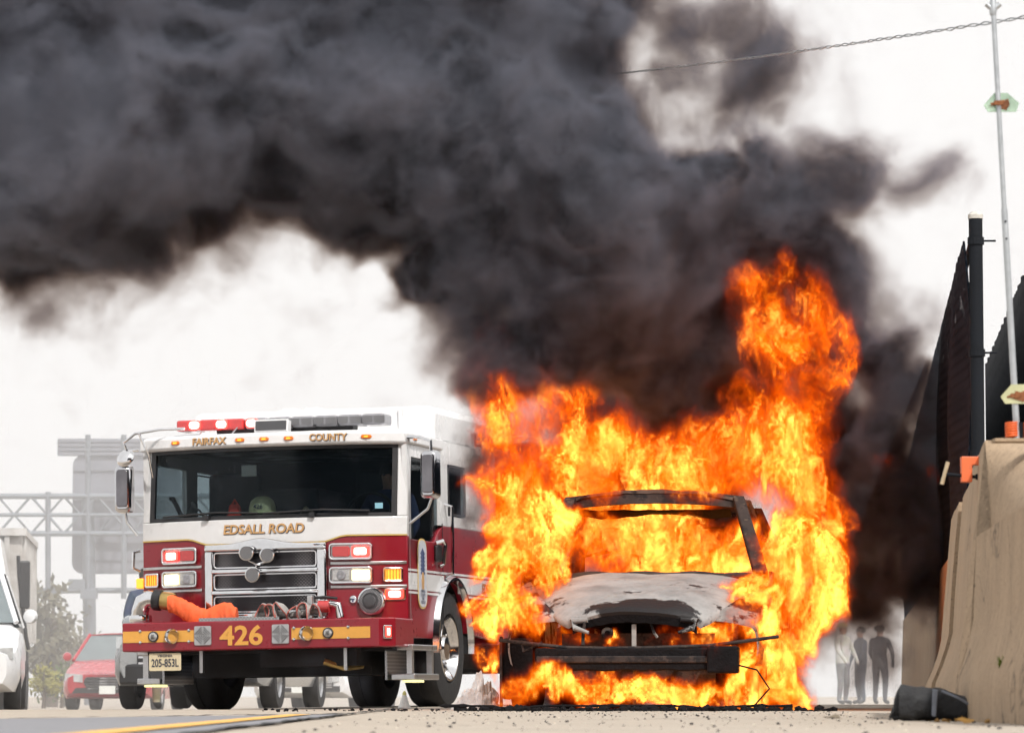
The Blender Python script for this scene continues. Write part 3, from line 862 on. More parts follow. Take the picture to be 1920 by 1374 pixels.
MB().tube([(.25, .4, 2.49), (.42, .42, 2.50), (.55, .38, 2.47)], .014, 6).tube([(.4, .6, 2.52), (.42, .5, 2.47)], .012, 6).build('roof_cable', 'black', TR)
MB().tube([(-.95, .3, 2.48), (-.72, .34, 2.50), (-.70, .34, 2.53)], .010, 6).build('roof_aerial', 'alu', TR)
MB().tube([(-.42, .3, 2.47), (-.36, .34, 2.55)], .006, 6).build('roof_aerial', 'alu', TR)
sl_ = empty('scene_light', (1.30, 2.50, 2.52), (0, 0, 0), TR)
MB().box((-.02, 0, 0), (.06, .20, .14)).build('lamp_body', 'chrome', sl_, bevel=.015)
MB().box((.015, 0, 0), (.01, .16, .10)).build('lens', 'lampclear', sl_)

# ---- inside the cab --------------------------------------------
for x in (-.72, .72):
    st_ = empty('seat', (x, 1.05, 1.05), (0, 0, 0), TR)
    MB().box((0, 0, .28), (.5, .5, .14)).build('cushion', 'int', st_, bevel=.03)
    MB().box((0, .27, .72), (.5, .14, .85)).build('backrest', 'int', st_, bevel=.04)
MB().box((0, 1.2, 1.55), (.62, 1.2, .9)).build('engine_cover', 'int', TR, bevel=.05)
sw = MB()
rg_ = [(.74 + .21 * math.cos(t), .80 + .06 * math.sin(t), 1.78 + .17 * math.sin(t)) for t in np.linspace(0, 2 * math.pi, 25)]
sw.tube(rg_, .016, 8, cap=False).tube([(.74, .80, 1.78), (.74, .66, 1.66)], .03, 8).tube([(.55, .80, 1.78), (.93, .80, 1.78)], .014, 6)
sw.build('steering_wheel', 'black', TR, smooth=40)
hm = empty('helmet', (-.17, .46, 1.77), (0, 0, 0), TR)
MB().lathe([(.125, .0), (.122, .06), (.105, .115), (.06, .15), (.001, .16)], (0, 0, .0), (0, 0, 1), 22, cap=False).build('helmet_dome', 'helmet', hm, smooth=50)
MB().lathe([(.155, .0), (.16, .008), (.12, .02)], (0, 0, -.005), (0, 0, 1), 22).build('helmet_brim', 'helmet', hm, smooth=40)
vs, fs = text_mesh('426', .06, .001, 0, .003)
MB().add([(x, y - .128, z + .04) for x, y, z in vs], fs).build('helmet_lettering', 'ink', hm)
rb = empty('red_pack', (-.42, .42, 1.75), (0, 0, 0), TR)
MB().box((0, 0, .05), (.12, .10, .12), None, .75).build('pack_body', 'redbag', rb, bevel=.02)
MB().tube([(-.03, 0, .1), (0, 0, .15), (.03, 0, .1)], .012, 6).build('pack_handle', 'redbag', rb)
MB().box((-.42, .365, 1.742), (.12, .01, .035)).build('red_tag', 'redbag', TR)
pk = MB().grid(lambda u, v: (-.98 + .30 * u, .45 + .1 * v, 1.72 + .17 * math.exp(-((u - .5) / .28) ** 2) * (1 - .5 * v) + .02 * math.sin(u * 17 + v * 5)), 12, 6)
pk.build('folded_coat', 'hose', TR, smooth=50)
pk = MB().grid(lambda u, v: (.12 + .26 * u, .45 + .1 * v, 1.72 + .10 * math.exp(-((u - .5) / .28) ** 2) * (1 - .5 * v) + .01 * math.sin(u * 17 + v * 5)), 12, 6)
pk.build('folded_gloves', 'khaki', TR, smooth=50)
MB().box((.34, .42, 1.735), (.16, .14, .006), Matrix.Rotation(R(14), 3, 'X')).build('paper_sheet', 'paper', TR)
MB().box((1.02, fy(1.02, 1.80) - .0, 1.795), (.07, .003, .05), Matrix.Rotation(R(16), 3, 'Z')).build('inspection_sticker', mat('sticker_blue', (.25, .5, .62), .5), TR)
MB().box((-.28, .42, 2.16), (.14, .02, .10)).build('rear_view_card', 'paper', TR)
MB().tube([(-.92, .45, 1.72), (-.99, .47, 1.85), (-1.03, .47, 1.93), (-1.06, .47, 1.93)], .022, 8).build('interior_handle', 'black', TR)

# ---- chassis, pump body behind the cab -------------------------
MB().box((0, 1.3, .62), (2.3, 2.4, .22)).box((0, 4.9, .56), (1.6, 8.6, .36)).box((0, .9, .45), (1.7, .9, .30)).box((.4, .25, .47), (.9, .5, .18)).build('chassis', 'under', TR)  # includes a low belly block added to darken the space beneath
MB().tube([(-.95, 1.66, .54), (.95, 1.66, .54)], .09, 10).box((0, 1.66, .50), (.7, .3, .25)).build('front_axle', 'under', TR)
MB().tube([(.55, -.02, .42), (.72, .05, .36), (.80, .3, .38)], .03, 8).build('drain_pipe', 'brass', TR)
MB().box((0, 3.95, 1.55), (2.44, 1.1, 1.9)).build('pump_house', 'red', TR, bevel=.02)
bd_ = empty('rear_body', (0, 0, 0), (0, 0, 0), TR)
MB().box((0, 7.0, 1.62), (2.5, 4.8, 2.0)).build('body_shell', 'red', bd_, bevel=.02)
MB().box((0, 7.0, 2.66), (2.5, 4.8, .09)).build('body_coaming', 'white', bd_, bevel=.02)
for s in (-1, 1):
    for y0, y1, z0 in ((4.7, 5.9, .72), (6.0, 7.6, 1.35), (7.7, 9.2, .72)):
        rd = empty('locker_door', (s * 1.25, 0, 0), (0, 0, 0), bd_)
        MB().box((s * .008, (y0 + y1) / 2, (z0 + 2.45) / 2), (.02, y1 - y0, 2.45 - z0)).build('door_curtain', 'alu', rd, bevel=.004)
        rb_ = MB()
        for k in range(int((2.4 - z0) / .09)):
            rb_.box((s * .021, (y0 + y1) / 2, z0 + .06 + k * .09), (.008, y1 - y0 - .04, .055))
        rb_.build('door_slats', 'alu', rd)['kind'] = 'stuff'
    wheel(TR, (s * 1.07, 6.8, .54), .54, .33, side=s)

# ------------------------------------------------------------------ people
def person_mat(name, bands):
    """clothing by height on the body: bands = [(z_upto, colour)...]"""
    m, t, b = _new_mat(name)
    tc = t.nodes.new('ShaderNodeTexCoord'); sx_ = t.nodes.new('ShaderNodeSeparateXYZ')
    t.links.new(tc.outputs['Object'], sx_.inputs[0])
    n = t.nodes.new('ShaderNodeTexNoise'); n.inputs['Scale'].default_value = 9
    t.links.new(tc.outputs['Object'], n.inputs['Vector'])
    ramp = t.nodes.new('ShaderNodeValToRGB'); ramp.color_ramp.interpolation = 'CONSTANT'
    dv = t.nodes.new('ShaderNodeMath'); dv.operation = 'DIVIDE'; dv.inputs[1].default_value = 2.0
    t.links.new(sx_.outputs[2], dv.inputs[0]); t.links.new(dv.outputs[0], ramp.inputs[0])
    els = ramp.color_ramp.elements
    els[0].position = 0; els[0].color = (*bands[0][1], 1)
    els.remove(els[1])
    for (zu, _), (_, c) in zip(bands[:-1], bands[1:]):
        e = els.new(zu / 2.0); e.color = (*c, 1)
    mx = t.nodes.new('ShaderNodeMix'); mx.data_type = 'RGBA'; mx.blend_type = 'MULTIPLY'; mx.inputs[0].default_value = .35
    t.links.new(ramp.outputs[0], mx.inputs[6]); t.links.new(n.outputs['Color'], mx.inputs[7])
    t.links.new(mx.outputs[2], b.inputs['Base Color']); b.inputs['Roughness'].default_value = .85
    return m

def person(name, loc, rz, m, label, pose='stand', scale=1., hat=None, group=None, seated=False, arm=0.):
    root = empty(name, loc, (0, 0, rz))
    root.scale = (scale,) * 3
    tag(root, label, 'person', group)
    J = {}
    def j(k, p, r): J[k] = (Vector(p), r)
    hz = .95 if not seated else .50
    j('pel', (0, 0, hz), .145); j('waist', (0, 0, hz + .17), .135); j('chest', (0, .01, hz + .40), .165); j('neck', (0, 0, hz + .56), .062)
    j('jaw', (0, -.02, hz + .62), .075); j('head', (0, -.01, hz + .70), .100); j('top', (0, .0, hz + .77), .075)
    for s, q in ((-1, 'l'), (1, 'r')):
        j('sh' + q, (s * .19, .0, hz + .47), .075); j('el' + q, (s * (.25 + .05 * arm), -.03 - .1 * arm, hz + .21), .052); j('wr' + q, (s * (.22 + .02 * arm), -.12 - .15 * arm, hz - .02 + .10 * arm), .038); j('ha' + q, (s * .21, -.16 - .15 * arm, hz - .11 + .12 * arm), .042)
        j('fi' + q, (s * .20, -.18 - .16 * arm, hz - .18 + .12 * arm), .022); j('th' + q, (s * .165, -.17 - .15 * arm, hz - .12 + .12 * arm), .016)
        if seated:
            j('hip' + q, (s * .11, -.05, hz), .10); j('kn' + q, (s * .14, -.45, hz + .03), .075); j('an' + q, (s * .14, -.50, .09), .05); j('to' + q, (s * .15, -.66, .05), .045)
        else:
            j('hip' + q, (s * .10, 0, hz - .06), .105); j('kn' + q, (s * .115, -.03, .50), .070); j('an' + q, (s * .12, .02, .09), .050); j('to' + q, (s * .14, -.15, .05), .045)
    E = [('pel', 'waist'), ('waist', 'chest'), ('chest', 'neck'), ('neck', 'jaw'), ('jaw', 'head'), ('head', 'top')]
    for q in 'lr':
        E += [('chest', 'sh' + q), ('sh' + q, 'el' + q), ('el' + q, 'wr' + q), ('wr' + q, 'ha' + q), ('ha' + q, 'fi' + q), ('ha' + q, 'th' + q), ('pel', 'hip' + q), ('hip' + q, 'kn' + q), ('kn' + q, 'an' + q), ('an' + q, 'to' + q)]
    names = list(J)
    me = bpy.data.meshes.new('body')
    me.from_pydata([J[k][0] for k in names], [(names.index(a), names.index(b)) for a, b in E], [])
    o = bpy.data.objects.new('body', me); C.objects.link(o); o.parent = root
    me.materials.append(m)
    md = o.modifiers.new('skin', 'SKIN')
    for i, k in enumerate(names):
        me.skin_vertices[0].data[i].radius = (J[k][1],) * 2
    me.skin_vertices[0].data[0].use_root = True
    md.use_smooth_shade = True
    sb = o.modifiers.new('sub', 'SUBSURF'); sb.levels = 1; sb.render_levels = 2
    hc = hz + .74
    if hat:
        MB().lathe([(.125, -.01), (.120, .04), (.09, .085), (.001, .105)], (0, -.005, hc), (0, 0, 1), 18, cap=False).build('helmet', hat, root, smooth=50)
    else:
        MB().lathe([(.108, -.05), (.112, .0), (.09, .06), (.001, .085)], (0, .012, hc), (0, .15, 1), 16, cap=False).build('hair', M['hair'], root, smooth=50)
    fc = MB().lathe([(.018, 0), (.012, .02), (.001, .03)], (0, -.105, hz + .665), (0, -1, .1), 8, cap=False)
    fc.build('nose', 'skin', root, smooth=50)
    for s in (-1, 1):
        MB().lathe([(.012, 0), (.008, .006), (.001, .008)], (s * .035, -.098, hz + .70), (0, -1, 0), 8, cap=False).build('eye', 'ink', root)
    return root
M['hair'] = mat('dark_hair', (.03, .022, .018), .8, 0, .3, 30)
_sk = (.50, .30, .22)
# driver behind the wheel, on the seat of the engine
_dl = TR.matrix_basis
bpy.context.view_layer.update()
_dp = TR.matrix_world @ Vector((.84, 1.08, .98))
person('person', _dp, R(-15), person_mat('driver_clothes', [(.30, (.02, .02, .03)), (1.06, (.045, .06, .15)), (2.0, _sk)]), 'driver in a dark blue shirt sitting behind the wheel of the fire engine', seated=True, arm=.7, scale=.95)

# ------------------------------------------------------------------ burning car (x to our right, y backwards, z up, bumper beam at y=0)
CR = empty('burning_car', Vector((P(1181, 1305, 25.0).x, 25.0, 0.0)), (0, 0, R(-7)))
tag(CR, 'burnt out car with ash white bonnet engulfed in flames', 'car')

def burnt_mat(name, ash, char, amount, scale=3., patch=None, rough=.85):
    """bare burnt metal: ash, soot and rust in ragged patches; patch = (x,y,z,rx,ry,rz) charred area"""
    m, t, b = _new_mat(name)
    tc = t.nodes.new('ShaderNodeTexCoord')
    def noise(sc, det=8, rg=.7):
        n = t.nodes.new('ShaderNodeTexNoise'); n.inputs['Scale'].default_value = sc; n.inputs['Detail'].default_value = det; n.inputs['Roughness'].default_value = rg
        t.links.new(tc.outputs['Object'], n.inputs['Vector']); return n.outputs['Fac']
    def rng(x, a, c_, lo=0., hi=1.):
        r = t.nodes.new('ShaderNodeMapRange'); t.links.new(x, r.inputs[0])
        for i, v in enumerate((a, c_, lo, hi)): r.inputs[i + 1].default_value = v
        return r.outputs[0]
    def mix(f, a, c2):
        x = t.nodes.new('ShaderNodeMix'); x.data_type = 'RGBA'; t.links.new(f, x.inputs[0])
        if hasattr(a, 'is_output'): t.links.new(a, x.inputs[6])
        else: x.inputs[6].default_value = (*a, 1)
        x.inputs[7].default_value = (*c2, 1)
        return x.outputs[2]
    col = mix(rng(noise(scale), .40, .64, 0, .9), ash, tuple(k * .50 for k in ash))
    col = mix(rng(noise(scale * 2.3), .60, .70, 0, .55), col, (.26, .19, .13))
    col = mix(rng(noise(scale * 1.6), .62 - amount * .25, .68 - amount * .25), col, char)
    if patch:
        vm = t.nodes.new('ShaderNodeVectorMath'); vm.operation = 'SUBTRACT'; vm.inputs[1].default_value = patch[:3]
        t.links.new(tc.outputs['Object'], vm.inputs[0])
        vs_ = t.nodes.new('ShaderNodeVectorMath'); vs_.operation = 'DIVIDE'; vs_.inputs[1].default_value = patch[3:]
        t.links.new(vm.outputs[0], vs_.inputs[0])
        ln = t.nodes.new('ShaderNodeVectorMath'); ln.operation = 'LENGTH'; t.links.new(vs_.outputs[0], ln.inputs[0])
        ad = t.nodes.new('ShaderNodeMath'); ad.operation = 'MULTIPLY_ADD'; ad.inputs[1].default_value = 1.6
        t.links.new(noise(6, 9, .75), ad.inputs[0]); t.links.new(ln.outputs['Value'], ad.inputs[2])
        col = mix(rng(ad.outputs[0], 1.86, 1.74), col, char)
    t.links.new(col, b.inputs['Base Color']); b.inputs['Roughness'].default_value = rough; b.inputs['Specular IOR Level'].default_value = .25
    bp = t.nodes.new('ShaderNodeBump'); bp.inputs['Strength'].default_value = .55; bp.inputs['Distance'].default_value = .012
    t.links.new(noise(16, 9, .7), bp.inputs['Height']); t.links.new(bp.outputs[0], b.inputs['Normal'])
    return m
CH = (.018, .016, .017)
M['ash'] = burnt_mat('burnt_bonnet', (.34, .335, .33), CH, .15, 2.4, (.10, .10, .62, .34, .17, .25), .5)
M['ash2'] = burnt_mat('burnt_body', (.34, .31, .29), CH, .55, 3.)
M['char'] = burnt_mat('charred_metal', (.055, .042, .038), CH, .5, 5.)
M['soot'] = mat('soot_black', (.009, .008, .009), .95, 0, .4, 12, bump=.8, bscale=40)
M['soot'].node_tree.nodes['Principled BSDF'].inputs['Specular IOR Level'].default_value = .12
M['burntroof'] = burnt_mat('burnt_roof', (.13, .095, .08), CH, .35, 4.)

# bonnet: domed, wide at the scuttle and tucked in at the nose
def bon(u, v):
    x = (u - .5) * 2
    y = .12 + .98 * v
    hw = .43 + .36 * (v ** .55)
    X = x * hw
    z = .60 + .285 * (v ** .72) + .035 * (1 - x * x) * (1 - .3 * v) - .05 * abs(x) ** 5
    z += .010 * math.sin(abs(x) * 5.2) * smoothstep(.15, .6, v)
    z += .012 * mnoise.noise((X * 3.1, y * 3.3, 1.)) + .006 * mnoise.noise((X * 9, y * 9, 5.))
    y -= .10 * (1 - x * x) * (1 - v)
    return (X + .02, y, z)
MB().grid(bon, 40, 30, (0, .01, -.02)).build('bonnet', 'ash', CR, smooth=60)
# nose lip with a hook at the corner, latch panel
for s in (-1, 1):
    MB().tube([(.02 + s * .30, .08, .585), (.02 + s * .41, .11, .575), (.02 + s * .38, .06, .53), (.02 + s * .29, .04, .50)], [.018, .022, .02, .010], 8).build('bonnet_hook', 'ash', CR, smooth=50)
def nose_lip(u, v):
    # the folded front edge of the bonnet
    p = Vector(bon(.5 + (u - .5) * .94, 0.))
    return (p.x, p.y + .006 + .02 * v, p.z - .006 - .065 * v + .006 * mnoise.noise((u * 14, v, 2.)))
MB().grid(nose_lip, 30, 3, (0, .02, 0)).build('bonnet_edge', 'soot', CR, smooth=50)
# wings either side
def wing(s):
    def fn(u, v):
        y = .22 + 1.0 * u
        top = .62 + .28 * (u ** .6)
        xi = .02 + s * (.47 + .34 * (u ** .55))
        xo = s * (.80 + .06 * smoothstep(0, .5, u))
        if v < .45:
            k = v / .45
            return (xi + (xo - xi) * k, y, top - .03 - .05 * k * k)
        k = (v - .45) / .55
        arch = max(0., .33 ** 2 - (y - .78) ** 2) ** .5
        zb = max(.30, .30 + arch) if abs(y - .78) < .33 else .30
        return (xo + s * .02 * math.sin(k * 3.1), y, (top - .08) + (zb - top + .08) * k)
    MB().grid(fn, 22, 14, (-s * .012, 0, -.012)).build('wing', 'ash2', CR, smooth=60)
wing(-1); wing(1)
# bumper beam with crash boxes
bm_ = empty('bumper_beam', (0, 0, 0), (0, 0, 0), CR)
MB().grid(lambda u, v: (-.62 + 1.28 * u, -.02 + .05 * (2 * u - 1) ** 2, .255 + .145 * v + .004 * math.sin(u * 31)), 20, 3, (0, .11, 0)).build('beam', 'soot', bm_, bevel=.01)
MB().grid(lambda u, v: (-.61 + 1.26 * u, -.032 + .05 * (2 * u - 1) ** 2, .305 + .045 * v), 20, 2, (0, .03, 0)).build('beam_rib', 'char', bm_, bevel=.008)
MB().box((.60, .06, .325), (.20, .20, .175)).build('crash_box', 'soot', bm_, bevel=.015)
MB().box((-.52, .12, .325), (.16, .20, .15)).build('crash_box', 'soot', bm_, bevel=.015)
# sagging radiator support, latch post, dangling bits
MB().tube([(-.86, .10, .455), (-.60, .07, .425), (-.42, .05, .405), (-.2, .05, .40), (.1, .05, .402), (.35, .05, .41), (.5, .05, .415), (.74, .08, .445), (.95, .16, .475)], .012, 8).build('grille_rail', 'char', CR)
MB().box((.02, .09, .47), (.030, .03, .17)).build('latch_post', 'ash2', CR, bevel=.004)
MB().tube([(.025, .06, .26), (.03, .05, .16), (.022, .06, .03)], .012, 6).build('tow_hook_rod', M['burntroof'], CR)
MB().tube([(.13, .10, .56), (.15, .09, .50), (.17, .10, .47)], .010, 6).build('loose_stay', 'ash2', CR)
MB().tube([(-.30, .08, .57), (-.31, .08, .50), (-.31, .06, .42)], .012, 6).build('loose_stay', 'char', CR)
MB().tube([(-.72, .12, .45), (-.70, .08, .38), (-.66, .10, .40), (-.58, .08, .44)], .008, 6).build('loose_wire', 'char', CR)
MB().tube([(.66, .02, .30), (.82, -.02, .26), (.90, -.02, .14), (.80, -.02, .03), (.66, .0, .02)], .006, 6).build('loose_wire', 'soot', CR)
hn = empty('horn', (-.16, .16, .50), (0, 0, 0), CR)
MB().lathe([(.036, .02), (.040, .0), (.036, -.012)], (0, 0, 0), (0, 1, 0), 18).build('horn_disc', 'ash2', hn, smooth=40)
MB().lathe([(.016, -.012), (.016, -.02)], (0, 0, 0), (0, 1, 0), 12).build('horn_cap', 'soot', hn)
# engine bay
en = empty('engine', (0, 0, 0), (0, 0, 0), CR)
MB().box((.05, .72, .46), (.62, .42, .38)).build('engine_block', 'soot', en, bevel=.03)
MB().box((.03, .30, .33), (1.0, .04, .34)).build('radiator', 'char', en)
MB().box((-.40, .60, .52), (.20, .25, .22)).build('battery', 'soot', en, bevel=.02)
MB().tube([(-.3, .35, .55), (-.1, .42, .60), (.2, .40, .58), (.42, .45, .52)], .03, 8).build('radiator_hose', 'soot', en)
MB().box((0, .82, .20), (1.1, .5, .06)).build('subframe', 'soot', en)
# wheels: front tyre charred to a slab on our left
def burnt_wheel(c, s, r=.30, wd=.19):
    wr = empty('wheel', c, (0, 0, 0), CR)
    MB().lathe([(r * .62, -wd / 2), (r * .96, -wd * .48), (r, -wd * .3), (r, wd * .3), (r * .96, wd * .48), (r * .62, wd / 2), (r * .62, -wd / 2)], (0, 0, 0), (1, 0, 0), 30, cap=False).build('tyre', 'soot', wr, smooth=40)
    MB().lathe([(r * .62, wd * .4), (r * .5, wd * .2), (r * .2, wd * .15), (.001, wd * .2)], (0, 0, 0), (s, 0, 0), 24, cap=False).build('rim', 'ash2', wr, smooth=40)
for s in (-1, 1):
    burnt_wheel((s * .755, .78, .30), s); burnt_wheel((s * .755, 3.35, .30), s)
MB().box((-.76, .26, .27), (.20, .05, .40)).build('splash_panel', 'soot', CR, bevel=.02)
MB().box((-.865, .24, .25), (.014, .06, .46)).build('splash_flange', 'char', CR)
# scuttle
MB().grid(lambda u, v: (-.80 + 1.60 * u, 1.08 + .12 * v + .10 * (2 * u - 1) ** 2, .895 + .035 * v - .02 * (2 * u - 1) ** 4 + .006 * math.sin(u * 29)), 24, 3, (0, .02, -.05)).build('scuttle', 'char', CR, smooth=50)
# pillars, header and roof
def bar(name, a, b, w1, w2, m):
    a, b = Vector(a), Vector(b); d = (b - a).normalized(); sx_ = Vector((1, 0, 0)); sy_ = d.cross(sx_).normalized()
    vs = []
    for p, k in ((a, w1), (b, w2)):
        for i, j in ((-1, -1), (1, -1), (1, 1), (-1, 1)):
            vs.append(p + sx_ * k * i + sy_ * k * .8 * j)
    MB().add(vs, [(0, 1, 2, 3), (7, 6, 5, 4), (0, 4, 5, 1), (1, 5, 6, 2), (2, 6, 7, 3), (3, 7, 4, 0)]).build(name, m, CR, bevel=.012)
for s in (-1, 1):
    bar('windscreen_pillar', (s * .78, 1.22, .90), (s * .585, 1.92, 1.455), .048, .040, 'char')
    bar('door_pillar', (s * .80, 2.35, .90), (s * .60, 2.42, 1.47), .045, .04, 'burntroof')
    bar('rear_pillar', (s * .80, 3.75, .92), (s * .60, 3.45, 1.45), .07, .055, 'burntroof')
def roof(u, v):
    x = (u - .5) * 2; y = 1.86 + 1.75 * v
    z = 1.475 + .045 * (1 - x * x) + .03 * math.sin(v * math.pi) - .05 * abs(x) ** 6 - .03 * v * v
    z += .012 * mnoise.noise((x * 2.5, y * 2, 3.)) + .010 * mnoise.noise((x * 8, y * 8, 9.))
    return (x * .63, y + .06 * x * x, z)
MB().grid(roof, 26, 20, (0, 0, -.02)).build('roof', 'burntroof', CR, smooth=60)
MB().grid(lambda u, v: ((u - .5) * 1.22, 1.87 + .07 * (2 * u - 1) ** 2 - .02 * v, 1.475 + .035 * (1 - (2 * u - 1) ** 2) - .085 * v + .003 * mnoise.noise((u * 15, 0, 1.))), 22, 3, (0, .07, 0)).build('windscreen_header', 'char', CR, smooth=50)
MB().grid(lambda u, v: ((u - .5) * 1.05, 1.96 + .1 * v, 1.385 - .03 * v * (1 + .5 * math.sin(u * 9)) + .008 * mnoise.noise((u * 12, 0, 0))), 24, 3, (0, .02, -.012)).build('sagging_headliner', 'soot', CR)
# flanks, tail
for s in (-1, 1):
    def fl(u, v):
        y = 1.22 + 2.95 * u
        arch = max(0., .34 ** 2 - (y - 3.35) ** 2) ** .5
        zb = .24 if abs(y - 3.35) > .34 else max(.24, .30 + arch)
        z = zb + (.93 - zb) * v
        return (s * (.865 - .03 * abs(v - .55) - .03 * u ** 3), y, z)
    MB().grid(fl, 40, 8, (-s * .02, 0, 0)).build('flank', 'ash2', CR, smooth=50)
MB().grid(lambda u, v: (-.82 + 1.64 * u, 4.16 - .10 * (2 * u - 1) ** 4 - .35 * max(0, v - .5), .30 + .65 * v), 16, 8, (0, -.03, 0)).build('tailgate', 'ash2', CR, smooth=50)
MB().box((0, 2.6, .21), (1.66, 3.0, .10)).build('floor_pan', 'soot', CR)
# cabin skeleton
MB().box((0, 1.42, .80), (1.45, .16, .16)).build('dash_beam', 'char', CR, bevel=.02)
for x in (-.36, .36):
    se = empty('seat', (x, 2.2, .3), (0, 0, 0), CR)
    MB().box((0, -.1, .18), (.46, .48, .06)).build('seat_pan', 'char', se)
    MB().tube([(-.2, .12, .2), (-.2, .28, .78), (0, .30, .82), (.2, .28, .78), (.2, .12, .2)], .016, 8).build('back_frame', 'char', se)
    MB().tube([(-.07, .30, .82), (-.08, .31, .98), (.08, .31, .98), (.07, .30, .82)], .012, 6).build('headrest_frame', 'char', se)
mm = MB().lathe([(.01, 0), (.04, .01), (.06, .05), (.05, .10), (.06, .14), (.02, .17)], (-.90, 1.24, .93), (-.2, .3, 1), 12)
mm.v = [(a + .02 * mnoise.noise((a * 14, b * 14, c * 14)), b, c) for a, b, c in mm.v]
mm.build('melted_mirror', 'soot', CR, smooth=50)

# ------------------------------------------------------------------ vehicles and things behind the fire engine
def vehicle(name, loc, rz, m, label, W=1.8, L=4.5, H=1.45, hood=.95, nose=.62, belt=.95, clear=.22, cab0=1.15, cab1=3.9, wheel_r=.32, cat='car', grille='bars', boxy=0.):
    """road car facing -y: lofted body, glazed cabin, wheels, lamps, grille, mirrors"""
    o = empty(name, loc, (0, 0, rz)); tag(o, label, cat)
    def st(y):
        """half width, bottom, deck height at station y"""
        u = y / L
        hw = W / 2 * (1 - .16 * max(0, 1 - u / .10) ** 2 - .10 * max(0, (u - .9) / .1) ** 2)
        dk = nose + (hood - nose) * smoothstep(0, cab0 * .95, y)
        dk = dk if y < cab0 else belt + (.0 if y < cab1 else -.04)
        return hw, clear + .10 * max(0, 1 - u / .06), dk
    ys = [0, .04, .12, .28, .5, .75, 1.0, cab0, cab0 + .3, 2.0, 2.6, 3.2, cab1, L - .3, L - .1, L]
    ring = [(-1, .25), (-1, .62), (-.97, .85), (-.86, .97), (-.5, 1.0), (0, 1.012), (.5, 1.0), (.86, .97), (.97, .85), (1, .62), (1, .25), (.94, 0), (-.94, 0)]
    vs = []; fs = []
    for y in ys:
        hw, b, d = st(y)
        for x, z in ring:
            vs.append((x * hw, y - (.05 * (1 - x * x) if y < .3 else 0), b + (d - b) * z))
    n = len(ring)
    for i in range(len(ys) - 1):
        for k in range(n):
            q = (k + 1) % n
            fs.append((i * n + k, i * n + q, (i + 1) * n + q, (i + 1) * n + k))
    fs += [tuple(range(n)), tuple(range((len(ys) - 1) * n + n - 1, (len(ys) - 1) * n - 1, -1))]
    MB().add(vs, fs).build('body', m, o, smooth=35)
    # cabin: glass prism with painted roof and pillars
    k = W / 2
    t0, t1 = cab0 + .62 * (1 - boxy), cab1 - .45 * (1 - boxy)
    lo = [(-k * .93, cab0 - .05, belt - .02), (k * .93, cab0 - .05, belt - .02), (k * .93, cab1, belt - .02), (-k * .93, cab1, belt - .02)]
    hi = [(-k * .70, t0, H - .03), (k * .70, t0, H - .03), (k * .70, t1, H - .03), (-k * .70, t1, H - .03)]
    MB().add([(lo + hi)[i] for i in (0, 1, 5, 4)], [(0, 1, 2, 3)]).build('windscreen', M['carglass'], o)
    MB().add([(lo + hi)[i] for i in (1, 2, 6, 5)], [(0, 1, 2, 3)]).build('side_window', M['carglass'], o)
    MB().add([(lo + hi)[i] for i in (3, 0, 4, 7)], [(0, 1, 2, 3)]).build('side_window', M['carglass'], o)
    MB().add([(lo + hi)[i] for i in (2, 3, 7, 6)], [(0, 1, 2, 3)]).build('rear_window', M['carglass'], o)
    MB().grid(lambda u, v: ((u - .5) * 1.44 * k, t0 - .03 + (t1 - t0 + .06) * v, H - .035 + .035 * (1 - (2 * u - 1) ** 2)), 8, 6, (0, 0, -.02)).build('roof', m, o, smooth=40)
    for a, b in ((0, 4), (1, 5), (2, 6), (3, 7)):
        MB().tube([lo[a], hi[b - 4]], .035, 6).build('pillar', m, o)
    for s in (-1, 1):
        mid = [(s * k * .93, (cab0 + cab1) / 2, belt), (s * k * .71, (t0 + t1) / 2, H - .04)]
        MB().tube(mid, .03, 6).build('pillar', 'black', o)
        for y in (L * .19, L * .80):
            wr = empty('wheel', (s * (k - .10), y, wheel_r), (0, 0, 0), o)
            r = wheel_r
            MB().lathe([(r * .62, -.10), (r * .95, -.10), (r, -.07), (r, .07), (r * .95, .10), (r * .62, .10), (r * .62, -.10)], (0, 0, 0), (1, 0, 0), 28, cap=False).build('tyre', 'rubber', wr, smooth=40)
            MB().lathe([(r * .64, .09), (r * .56, .06), (r * .2, .05), (.001, .06)], (0, 0, 0), (s, 0, 0), 24, cap=False).build('rim', 'alu', wr, smooth=40)
        # lamps wrap the corner
        zl = nose + .02
        MB().grid(lambda u, v: (s * (k * .52 + k * .40 * u), -.045 + .16 * u ** 2.2, zl - .13 + .14 * v - .03 * (1 - u)), 8, 3, (0, .03, 0)).build('headlight', 'carlamp', o, smooth=40)
        MB().lathe([(.03, -.06), (.075, -.05), (.09, 0), (.08, .05), (.04, .06)], (s * (k + .10), cab0 + .25, belt + .06), (s * .3, 1, 0), 14).build('wing_mirror', m, o, smooth=40)
    MB().grid(lambda u, v: ((u - .5) * 1.5 * k, -.055 + .05 * (2 * u - 1) ** 2, clear + .10 + .10 * v), 10, 2, (0, .03, 0)).build('lower_intake', 'black', o)
    gz0, gz1 = clear + .16, nose - .04
    gb = lambda v: (.52 if grille == 'hex' else .62) * k * (1 - .35 * abs(v - .62) if grille == 'hex' else 1)
    MB().grid(lambda u, v: ((2 * u - 1) * gb(v), -.062 + .03 * (2 * u - 1) ** 2, gz0 + (gz1 - gz0) * v), 8, 4, (0, .03, 0)).build('grille', 'black', o)
    for i in range(5):
        v = (i + .5) / 5
        MB().grid(lambda u, w2: ((2 * u - 1) * gb(v) * .97, -.075 + .03 * (2 * u - 1) ** 2, gz0 + (gz1 - gz0) * v - .012 + .024 * w2), 6, 1, (0, .02, 0)).build('grille_bar', 'chrome', o)
